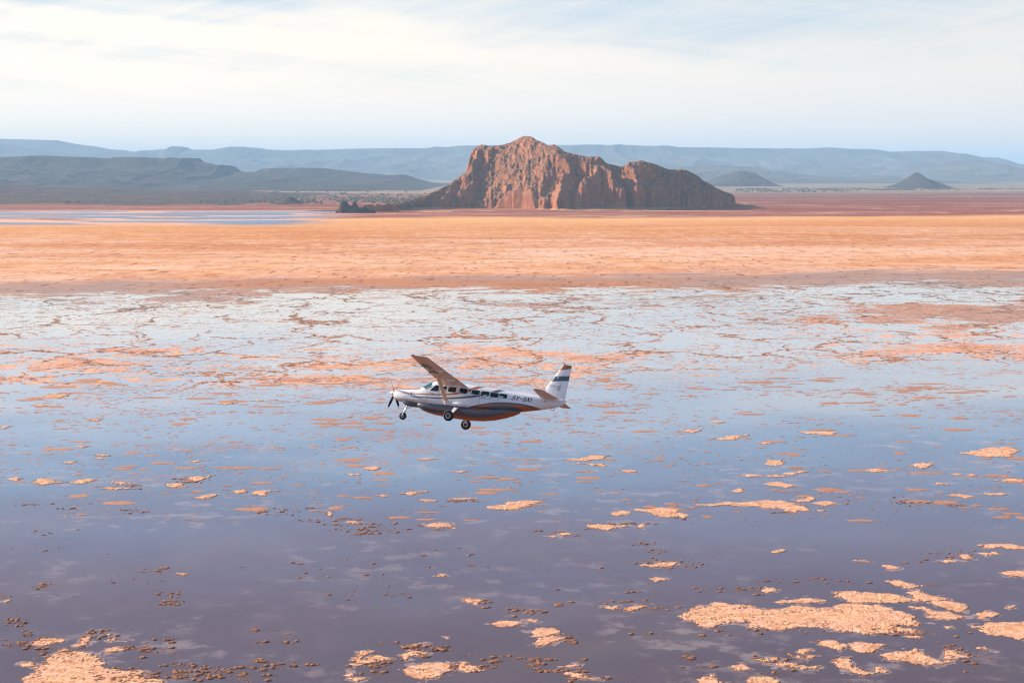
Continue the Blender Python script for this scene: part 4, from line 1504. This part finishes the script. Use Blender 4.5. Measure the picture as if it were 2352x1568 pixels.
# wings: aerofoil boxes with separate flap and aileron
def foil(x0, chord, z, a, b, thick, twist, n=9, nose=False):
    """closed loop of the aerofoil between chord shares a and b"""
    def yt(s, up):
        tt_ = 5 * thick * (.2969 * math.sqrt(max(s, 0)) - .126 * s - .3516 * s * s + .2843 * s**3 - .1015 * s**4)
        camb = .10 * thick * 4 * s * (1 - s)
        return camb * 1.6 + (tt_ * .62 * 2 if up else -tt_ * .38 * 2) * .5 * 1.15
    up = [a + (b - a) * (.5 - .5 * math.cos(math.pi * i / n)) if a == 0 else a + (b - a) * i / n for i in range(n + 1)]
    P = [(s, yt(s, True)) for s in up] + [(s, yt(s, False)) for s in reversed(up)]
    if a == 0:
        P = P[:-1]
    return [(x0 + chord * s, z + chord * h - twist * s) for s, h in P]


Y0, Y1 = .50, 7.85


def wing_at(y):
    q = (y - .72) / (7.79 - .72)
    return 3.80 + .50 * q, 2.02 + (1.19 - 2.02) * q, .885 + .445 * q, .085 * (1 - q) + .03 * q   # leading edge x, chord, z, washout


def wing_piece(side, ya, yb, a, b, n=10, tip=False):
    L = []
    ys = list(np.linspace(ya, yb, 12))
    for y in ys:
        x0, c, z, tw = wing_at(y)
        L.append([(x, side * y, zz) for x, zz in foil(x0, c, z, a, b, .135 if y < 4 else .125, tw, n)])
    if tip:
        for dy, k in ((.05, .96), (.10, .86), (.13, .70), (.145, .45)):
            x0, c, z, tw = wing_at(yb + dy)
            P = foil(x0, c, z, a, b, .125 * k, tw, n)
            mx = x0 + c * .45
            L.append([(mx + (x - mx) * (.97 + .03 * k), side * (yb + dy), zz + .01) for x, zz in P])
    return loft(L)


for side in (-1, 1):
    wg = part('wing', wing_piece(side, Y0, 7.80, 0, .715, 12, False), M_WING_BOUNCE, None, 30)
    part('wing_tip', wing_piece(side, 7.80, 7.82, 0, 1.0, 12, True), M_WHITE, wg, 30)
    part('flap', wing_piece(side, .86, 4.78, .722, 1.0, 5), M_WING_BOUNCE, wg, 30)
    part('aileron', wing_piece(side, 4.82, 7.78, .722, 1.0, 5), M_WING_BOUNCE, wg, 30)
    part('wing_root_fairing', wing_piece(side, .50, .84, .716, 1.0, 5), M_WHITE, wg, 30)
    for y, ln in ((1.12, .62), (2.55, .58), (4.80, .52)):
        x0, c, z, tw = wing_at(y)
        xa, zb = x0 + c * .72, z - tw * .72 - .03 * c
        sh = loft([[(xa - ln * .5, side * (y - .004), zb - .01), (xa - ln * .5, side * (y + .004), zb - .01), (xa - ln * .5, side * (y + .004), zb + .02), (xa - ln * .5, side * (y - .004), zb + .02)],
                   [(xa, side * (y - .035), zb - .10), (xa, side * (y + .035), zb - .10), (xa, side * (y + .035), zb + .04), (xa, side * (y - .035), zb + .04)],
                   [(xa + ln * .48, side * (y - .02), zb - .06), (xa + ln * .48, side * (y + .02), zb - .06), (xa + ln * .48, side * (y + .02), zb + .02), (xa + ln * .48, side * (y - .02), zb + .02)]])
        part('hinge_fairing', sh, M_WHITE, wg, 30)
    # strut
    x0, c, z, tw = wing_at(2.45)
    L = []
    for q in np.linspace(0, 1, 9):
        cx_, cy_, cz_ = 4.52 + (4.30 - 4.52) * q, .76 + (2.45 - .76) * q, -.42 + (.90 + .42) * q
        hl, ht = .165, .042
        L.append([(cx_ + hl * math.cos(a), side * (cy_ + ht * math.sin(a) * .8), cz_ - ht * math.sin(a) * .5) for a in [2 * math.pi * k / 14 for k in range(14)]])
    part('wing_strut', loft(L), M_WING_BOUNCE, None, 60)
    cuff = []
    for q, s_ in ((-.02, 1.7), (.02, 1.45), (.06, 1.12), (.09, 1.0)):
        cx_, cy_, cz_ = 4.52 - .22 * q + (.07 if s_ > 1.3 else 0), .76 + 1.69 * q, -.42 + 1.32 * q
        cuff.append([(cx_ + .18 * s_ * math.cos(a), side * (cy_ + .06 * s_ * math.sin(a)), cz_ - .05 * s_ * math.sin(a)) for a in [2 * math.pi * k / 14 for k in range(14)]])
    part('strut_cuff', loft(cuff), M_WHITE, None, 60)
    # tailplane
    def tail_piece(ya, yb, a, b, n=8):
        L = []
        for y in np.linspace(ya, yb, 6):
            q = (y - .2) / 3.1
            x0 = 10.74 + (11.17 - 10.74) * q
            c = (12.10 - 10.74) + ((11.90 - 11.17) - (12.10 - 10.74)) * q
            L.append([(x, side * y, zz) for x, zz in foil(x0, c, .71, a, b, .10, 0, n)])
        return loft(L)
    st_ = part('tailplane', tail_piece(.02, 3.36, 0, .60), M_WING_BOUNCE, None, 30)
    part('elevator', tail_piece(.16, 3.34, .61, 1.0), M_WING_BOUNCE, st_, 30)
    tip = tail_piece(3.36, 3.40, 0, 1.0)
    part('tailplane_tip', tip, M_SLATE, st_, 30)

x0, c, z, tw = wing_at(7.86)
nl = lathe((x0 + .22, -7.99, z + .03), (1, 0, 0), [(-.09, .012), (-.06, .035), (.0, .045), (.05, .03), (.08, .008)], 12)
part('navigation_light', nl, M_RED)
x0, c, z, tw = wing_at(3.6)
part('landing_light', lathe((x0 - .004, -3.6, z - .01), (-1, 0, 0), [(-.03, .10), (.012, .085), (.025, .04)], 14), M_METAL)
x0, c, z, tw = wing_at(5.55)
part('pitot_tube', merge([tube_v((x0 + .2, -5.55, z - .06), (x0 - .12, -5.55, z - .12), .018, .014, 8), tube_v((x0 - .12, -5.55, z - .12), (x0 - .52, -5.55, z - .12), .014, .012, 8)]), M_BLACKP)

# fin, rudder and dorsal fillet
def fin_x(z):
    P = [(.80, 10.80), (1.177, 10.90), (1.44, 10.965), (1.90, 11.25), (2.22, 11.437), (3.10, 11.93)]
    return float(np.interp(z, [p[0] for p in P], [p[1] for p in P]))


def fin_te(z):
    return 12.37 + (12.50 - 12.37) * (z - .78) / (3.07 - .78)


def hinge(z):
    return 11.79 + (12.124 - 11.79) * (z - .893) / (2.616 - .893)


def fin_piece(za, zb, rear, n=9, top=0.0):
    L = []
    for z in np.linspace(za, zb, 14):
        xl, xt, xh = fin_x(z), fin_te(z), hinge(z)
        c = xt - xl
        a, b = (0, (xh - xl) / c - .005) if not rear else ((xh - xl) / c + .005, 1)
        th_ = .085
        pts = []
        m_ = 9
        up = [a + (b - a) * i / m_ for i in range(m_ + 1)] if rear else [b * (.5 - .5 * math.cos(math.pi * i / m_)) for i in range(m_ + 1)]
        for s in up:
            pts.append((s, 5 * th_ * (.2969 * math.sqrt(s) - .126 * s - .3516 * s * s + .2843 * s**3 - .1015 * s**4)))
        for s, h in list(reversed(pts)):
            pts.append((s, -h))
        if not rear:
            pts = pts[:-1]
        zadj = z
        L.append([(xl + c * s, c * h, zadj + (-.04 * (s - .3) if z > 3.0 else 0)) for s, h in pts])
    return loft(L)


# the rudder horn balance takes over the top of the fin
fin = part('fin', fin_piece(.62, 2.60, False), M_FIN, None, 30)
horn = fin_piece(2.63, 3.09, False)
rd = part('rudder', fin_piece(.80, 3.09, True), M_FIN, fin, 30)
part('fin_cap', horn, M_FIN, fin, 30)
part('fin_tip_light', lathe((11.97, 0, 3.10), (0, 0, 1), [(0, .03), (.05, .028), (.08, .012)], 10), M_DARK, fin)
part('beacon', lathe((11.70, -.062, 2.18), (0, -1, 0), [(0, .05), (.012, .045), (.02, .02)], 16), M_WHITE, fin)
dl = []
for x, zt, wd in ((8.75, .89, .01), (9.4, 1.03, .035), (10.1, 1.20, .05), (10.6, 1.30, .055), (11.2, 1.42, .05)):
    zb = float(fT(x)) - .08
    dl.append([(x, -wd * 1.5, zb), (x, -wd, (zt + zb) / 2), (x, -wd * .45, zt), (x, wd * .45, zt), (x, wd, (zt + zb) / 2), (x, wd * 1.5, zb)])
part('dorsal_fillet', loft(dl), M_WHITE, None, 30)
part('rear_antenna', merge([tube_v((8.81, 0, .90), (9.05, 0, 1.26), .016, .010, 8)]), M_WHITE)
part('roof_antenna', merge([tube_v((5.45, -.1, 1.05), (5.55, -.1, 1.30), .03, .012, 8)]), M_WHITE)
part('roof_antenna', merge([tube_v((7.9, 0, .93), (7.93, 0, 1.02), .03, .02, 8)]), M_WHITE)
hk = [tube_v((11.52, 0, .10), (11.50, 0, .0), .014, .014, 8), tube_v((11.50, 0, .0), (11.66, 0, -.05), .014, .014, 8), tube_v((11.66, 0, -.05), (11.75, 0, .03), .014, .014, 8), tube_v((11.75, 0, .03), (11.74, 0, .16), .014, .014, 8)]
part('tail_hook', merge(hk), M_BLACKP)

# propeller
part('spinner', lathe((.42, 0, 0), (-1, 0, 0), [(-.02, .185), (.0, .19), (.10, .178), (.20, .145), (.30, .095), (.37, .05), (.41, .018), (.42, .004)], 28), M_CHROME)
for k in range(4):
    a0 = math.radians(-56 + 90 * k)
    er = Vector((0, math.sin(a0), math.cos(a0)))
    et = Vector((0, math.cos(a0), -math.sin(a0)))
    ex = Vector((1, 0, 0))
    L = []
    for r_, ch, tk_, tw in ((.10, .05, .05, 70), (.22, .07, .045, 60), (.38, .14, .03, 48), (.60, .19, .022, 38), (.85, .20, .016, 30), (1.10, .175, .011, 24), (1.25, .135, .008, 21), (1.32, .07, .005, 20), (1.335, .02, .003, 20)):
        c_, s_ = math.cos(math.radians(tw)), -math.sin(math.radians(tw))
        dr = et * c_ + ex * s_
        nn = -et * s_ + ex * c_
        ctr = Vector((.36, 0, 0)) + er * r_
        L.append([tuple(ctr + dr * (ch / 2 * math.cos(q)) + nn * (tk_ / 2 * math.sin(q))) for q in [2 * math.pi * i / 12 for i in range(12)]])
    part('propeller_blade', loft(L), M_BLACKP, None, 60)


# wheels and legs
def wheel(cx_, cy_, cz_, R_, wd, rimr, name, tilt=0.0):
    ax = (0, math.cos(tilt), math.sin(tilt))
    h = wd / 2
    prof = [(-h * .55, rimr * 1.02), (-h * .8, rimr * 1.15), (-h, (rimr + R_) / 2), (-h * .93, R_ * .86), (-h * .70, R_ * .96), (-h * .35, R_), (h * .35, R_), (h * .70, R_ * .96), (h * .93, R_ * .86), (h, (rimr + R_) / 2), (h * .8, rimr * 1.15), (h * .55, rimr * 1.02)]
    e = bpy.data.objects.new(name, None)
    e.empty_display_size = .2
    C.objects.link(e)
    e.parent = plane
    e.location = (0, 0, 0)
    part('tyre', lathe((cx_, cy_, cz_), ax, prof, 40), M_RUBBER, e, 50)
    rim = [(-h * .62, .02), (-h * .62, rimr * .28), (-h * .45, rimr * .35), (-h * .50, rimr * .80), (-h * .78, rimr * .9), (-h * .82, rimr * 1.12), (-h * .4, rimr * 1.1), (h * .4, rimr * 1.1), (h * .82, rimr * 1.12), (h * .78, rimr * .9), (h * .50, rimr * .80), (h * .45, rimr * .35), (h * .62, rimr * .28), (h * .62, .02)]
    part('rim', lathe((cx_, cy_, cz_), ax, rim, 28), M_WHITE, e, 50)
    part('hub_cap', lathe((cx_, cy_, cz_), ax, [(-h * .74, .01), (-h * .74, rimr * .25), (-h * .5, rimr * .27), (h * .5, rimr * .27), (h * .74, rimr * .25), (h * .74, .01)], 16), M_DARK, e, 50)
    return e


wheel(5.15, -1.80, -1.37, .350, .26, .155, 'main_wheel', .10)
wheel(5.15, 1.72, -1.37, .350, .26, .155, 'main_wheel', -.10)
wheel(1.22, -.02, -1.49, .252, .20, .115, 'nose_wheel')
for side in (-1, 1):
    L = []
    for q, hw_ in ((0, .15), (.25, .13), (.5, .115), (.75, .10), (1.0, .085)):
        cx_, cy_, cz_ = 5.30 - .14 * q, .80 + .86 * q, -.52 - .80 * q
        L.append([(cx_ - hw_, side * (cy_ - .018), cz_ - .016), (cx_ + hw_, side * (cy_ - .018), cz_ - .016), (cx_ + hw_, side * (cy_ + .018), cz_ + .016), (cx_ - hw_, side * (cy_ + .018), cz_ + .016)])
    part('gear_leg', loft(L), M_WHITE, None, 30)
    part('axle', merge([tube_v((5.15, side * 1.60, -1.34), (5.15, side * 1.80, -1.37), .05, .05, 10)]), M_METAL)
    part('leg_fairing', lathe((5.38, side * .86, -.44), (1, 0, 0), [(-.52, .01), (-.46, .06), (-.3, .12), (-.1, .155), (.1, .15), (.3, .10), (.46, .045), (.56, .008)], 18), M_WHITE)
    part('leg_boot', merge([tube_v((5.28, side * .84, -.50), (5.26, side * .99, -.66), .15, .12, 14, .55, (1, 0, 0))]), M_SLATE)
part('nose_strut', merge([tube_v((1.42, 0, -.72), (1.30, 0, -1.10), .055, .055, 12), tube_v((1.30, 0, -1.10), (1.27, 0, -1.24), .075, .075, 12)]), M_METAL)
part('nose_fork', merge([tube_v((1.27, 0, -1.22), (1.25, -.13, -1.28), .05, .04, 10), tube_v((1.25, -.13, -1.28), (1.22, -.13, -1.49), .045, .03, 10), tube_v((1.27, 0, -1.22), (1.25, .11, -1.28), .05, .04, 10), tube_v((1.25, .11, -1.28), (1.22, .11, -1.49), .045, .03, 10)]), M_WHITE)
part('torque_link', merge([tube_v((1.28, -.03, -.78), (1.14, -.03, -.95), .025, .02, 8), tube_v((1.14, -.03, -.95), (1.20, -.03, -1.12), .02, .025, 8)]), M_METAL)
part('drag_link', merge([tube_v((1.36, -.05, -1.02), (1.85, -.12, -.78), .03, .02, 8)]), M_METAL)


# lettering built from slanted strokes
def stroke(pts, wd):
    out = []
    for i, (a_, b_) in enumerate(zip(pts[:-1], pts[1:])):
        dx_, dz_ = b_[0] - a_[0], b_[1] - a_[1]
        L = math.hypot(dx_, dz_)
        ux, uz = dx_ / L, dz_ / L
        nx_, nz_ = -uz * wd / 2, ux * wd / 2
        e0 = wd * .48 if i > 0 else 0
        e1 = wd * .48 if i < len(pts) - 2 else 0
        a2 = (a_[0] - ux * e0, a_[1] - uz * e0)
        b2 = (b_[0] + ux * e1, b_[1] + uz * e1)
        out.append([(a2[0] + nx_, a2[1] + nz_), (b2[0] + nx_, b2[1] + nz_), (b2[0] - nx_, b2[1] - nz_), (a2[0] - nx_, a2[1] - nz_)])
    return out


GL = {'5': ([[(.55, .93), (.13, .93), (.08, .55), (.40, .58), (.50, .48), (.50, .20), (.40, .08), (.10, .08), (.03, .16), (.03, .26)]], .60),
      'Y': ([[(.04, 1.0), (.26, .50)], [(.52, 1.0), (.26, .50), (.26, .0)]], .56),
      '-': ([[(.06, .50), (.44, .50)]], .50),
      'S': ([[(.50, .76), (.50, .84), (.42, .93), (.14, .93), (.06, .84), (.06, .64), (.14, .55), (.40, .47), (.49, .38), (.49, .16), (.40, .07), (.12, .07), (.04, .15), (.04, .25)]], .57),
      'X': ([[(.03, 0), (.53, 1.0)], [(.06, 1.0), (.48, .0)]], .56),
      'I': ([[(.10, 0), (.10, 1.0)]], .20)}


def word(txt, height, slant=.28, wd=.15, gap=.14):
    quads, x = [], 0
    for ch in txt:
        st_s, adv = GL[ch]
        for s_ in st_s:
            for q in stroke(s_, wd):
                quads.append([((x + p[0] + slant * p[1]) * height, p[1] * height) for p in q])
        x += adv + gap
    return quads, (x - gap + slant) * height


def letters(txt, height, mapper, **kw):
    quads, wtot = word(txt, height, **kw)
    V, Fc = [], []
    for i, q in enumerate(quads):
        n = 4
        b = len(V)
        for j in range(n + 1):
            f_ = j / n
            for (p0, p1) in ((q[0], q[1]), (q[3], q[2])):
                V.append(mapper(p0[0] + (p1[0] - p0[0]) * f_, p0[1] + (p1[1] - p0[1]) * f_, wtot, .0004 * (i % 5)))
        for j in range(n):
            Fc.append((b + 2 * j, b + 2 * j + 2, b + 2 * j + 3, b + 2 * j + 1))
    return V, Fc


def flat_part(name, vf, material, parent=None, label=None):
    o = obj(name, vf[0], vf[1], material, parent or plane)
    if label:
        o['label'] = label
    return o


def map_side(u, v, w_, lift):
    s = 1.40 / w_
    x = 8.88 + u * s
    return on_side(x, .315 + v - .0 * (x - 8.88), .009 + lift, -1)


flat_part('registration_letters', letters('5Y-SXI', .29, map_side), M_BLACKP, None, 'large slanted black letters 5Y-SXI on the rear fuselage')


def map_wing(u, v, w_, lift):
    y = 3.72 + (u / w_) * 2.35
    x0, c, z, tw = wing_at(y)
    f_ = .10 + .36 * v / .55
    x = x0 + c * f_
    P = foil(x0, c, z, 0, .715, .135 if y < 4 else .125, tw, 12)
    low = P[13:]
    zz = float(np.interp(x, [p[0] for p in reversed(low)], [p[1] for p in reversed(low)]))
    return (x, -y, zz - .016 - lift)


flat_part('wing_letters', letters('5Y-SXI', .55, map_wing, slant=.10, wd=.17), M_BLACKP, None, 'black letters 5Y-SXI under the left wing')


def small_text(name, txt, size, place, material, parent=None):
    cu = bpy.data.curves.new(name, 'FONT')
    cu.body = txt
    cu.size = size
    cu.extrude = .001
    o = bpy.data.objects.new(name, cu)
    C.objects.link(o)
    bpy.context.view_layer.update()
    me = bpy.data.meshes.new_from_object(o.evaluated_get(bpy.context.evaluated_depsgraph_get()))
    bpy.data.objects.remove(o)
    for vt in me.vertices:
        vt.co = place(vt.co.x, vt.co.y, vt.co.z)
    o = bpy.data.objects.new(name, me)
    me.materials.clear()
    me.materials.append(material)
    C.objects.link(o)
    o.parent = parent or plane
    return o


small_text('fin_lettering', 'SCENIC', .15, lambda x, y, z: Vector((11.17 + x * .95, -.075 + z - .004, 1.56 + y)), M_GREY, fin)
small_text('fin_lettering', 'AIR SAFARIS', .07, lambda x, y, z: Vector((11.27 + x, -.078 + z - .004, 1.47 + y)), M_GREY, fin)
em = [(11.86, 1.66), (11.99, 1.66), (11.98, 1.36), (11.72, 1.34), (11.86, 1.42), (11.83, 1.50), (11.77, 1.51)]
ev = [(x - .05, -.072, z) for x, z in em] + [(x - .05, -.086, z) for x, z in em]
n_ = len(em)
part('fin_emblem', (ev, [tuple(range(n_)), tuple(range(2 * n_ - 1, n_ - 1, -1))] + [(k, (k + 1) % n_, n_ + (k + 1) % n_, n_ + k) for k in range(n_)]), M_GREY, fin)
small_text('model_lettering', 'GRAND', .085, lambda x, y, z: Vector(on_side(6.83 + x, .225 + y, .010 + z)), M_GREY)
small_text('model_lettering', 'CARAVAN', .085, lambda x, y, z: Vector(on_side(6.80 + x, .155 + y, .010 + z)), M_GREY)
part('door_handle', patch(dense([(3.30, .17), (3.44, .16), (3.44, .135), (3.30, .145)]), .015), M_DARK)
part('door_handle', patch(dense([(7.38, .27), (7.62, .255), (7.62, .235), (7.38, .25)]), .015), M_DARK)
part('door_step_light', patch(dense([(3.16, .20), (3.21, .20), (3.21, .16), (3.16, .16)]), .012), M_SLATE)
part('tail_plate', patch(dense([(11.05, .50), (11.22, .50), (11.22, .455), (11.05, .455)]), .008), M_LINE)
part('door_latch', patch(rrect(8.02, 8.08, .20, .26, .028), .012), M_SLATE)
# seams of the cockpit and passenger doors
for pts in ([(3.05, .30), (3.05, -.45)], [(3.86, .85), (3.86, -.45)], [(6.74, .80), (6.74, -.30)], [(8.02, .75), (8.02, -.25)], [(6.74, .18), (8.02, .14)]):
    (x0, z0_), (x1, z1_) = pts
    V, Fc = [], []
    n = 14
    for k in range(n + 1):
        x, z = x0 + (x1 - x0) * k / n, z0_ + (z1_ - z0_) * k / n
        ox, oz = (.006, 0) if x0 == x1 else (0, .006)
        V += [on_side(x - ox, z - oz, .003), on_side(x + ox, z + oz, .003)]
    Fc = [(2 * k, 2 * k + 1, 2 * k + 3, 2 * k + 2) for k in range(n)]
    flat_part('door_seam', (V, Fc), M_LINE)

# ------------------------------------------------------------------ the air
mh, th = mat('haze')
pv = th.n.new('ShaderNodeVolumePrincipled')
pv.inputs['Color'].default_value = (.40, .68, 1.0, 1)
pv.inputs['Density'].default_value = 3.6e-5
pv.inputs['Anisotropy'].default_value = 0.0
th.out(pv.outputs[0], sock='Volume')
hx, hy0, hy1, z0, z1 = 61000, -41000, 79000, -4.5, 740
hv = [(-hx, hy0, z0), (hx, hy0, z0), (hx, hy1, z0), (-hx, hy1, z0), (-hx, hy0, z1), (hx, hy0, z1), (hx, hy1, z1), (-hx, hy1, z1)]
hf = [(0, 3, 2, 1), (4, 5, 6, 7), (0, 1, 5, 4), (1, 2, 6, 5), (2, 3, 7, 6), (3, 0, 4, 7)]
tag(obj('haze', hv, hf, mh), 'blue haze over the whole lake and plain', 'haze', None, 'stuff')
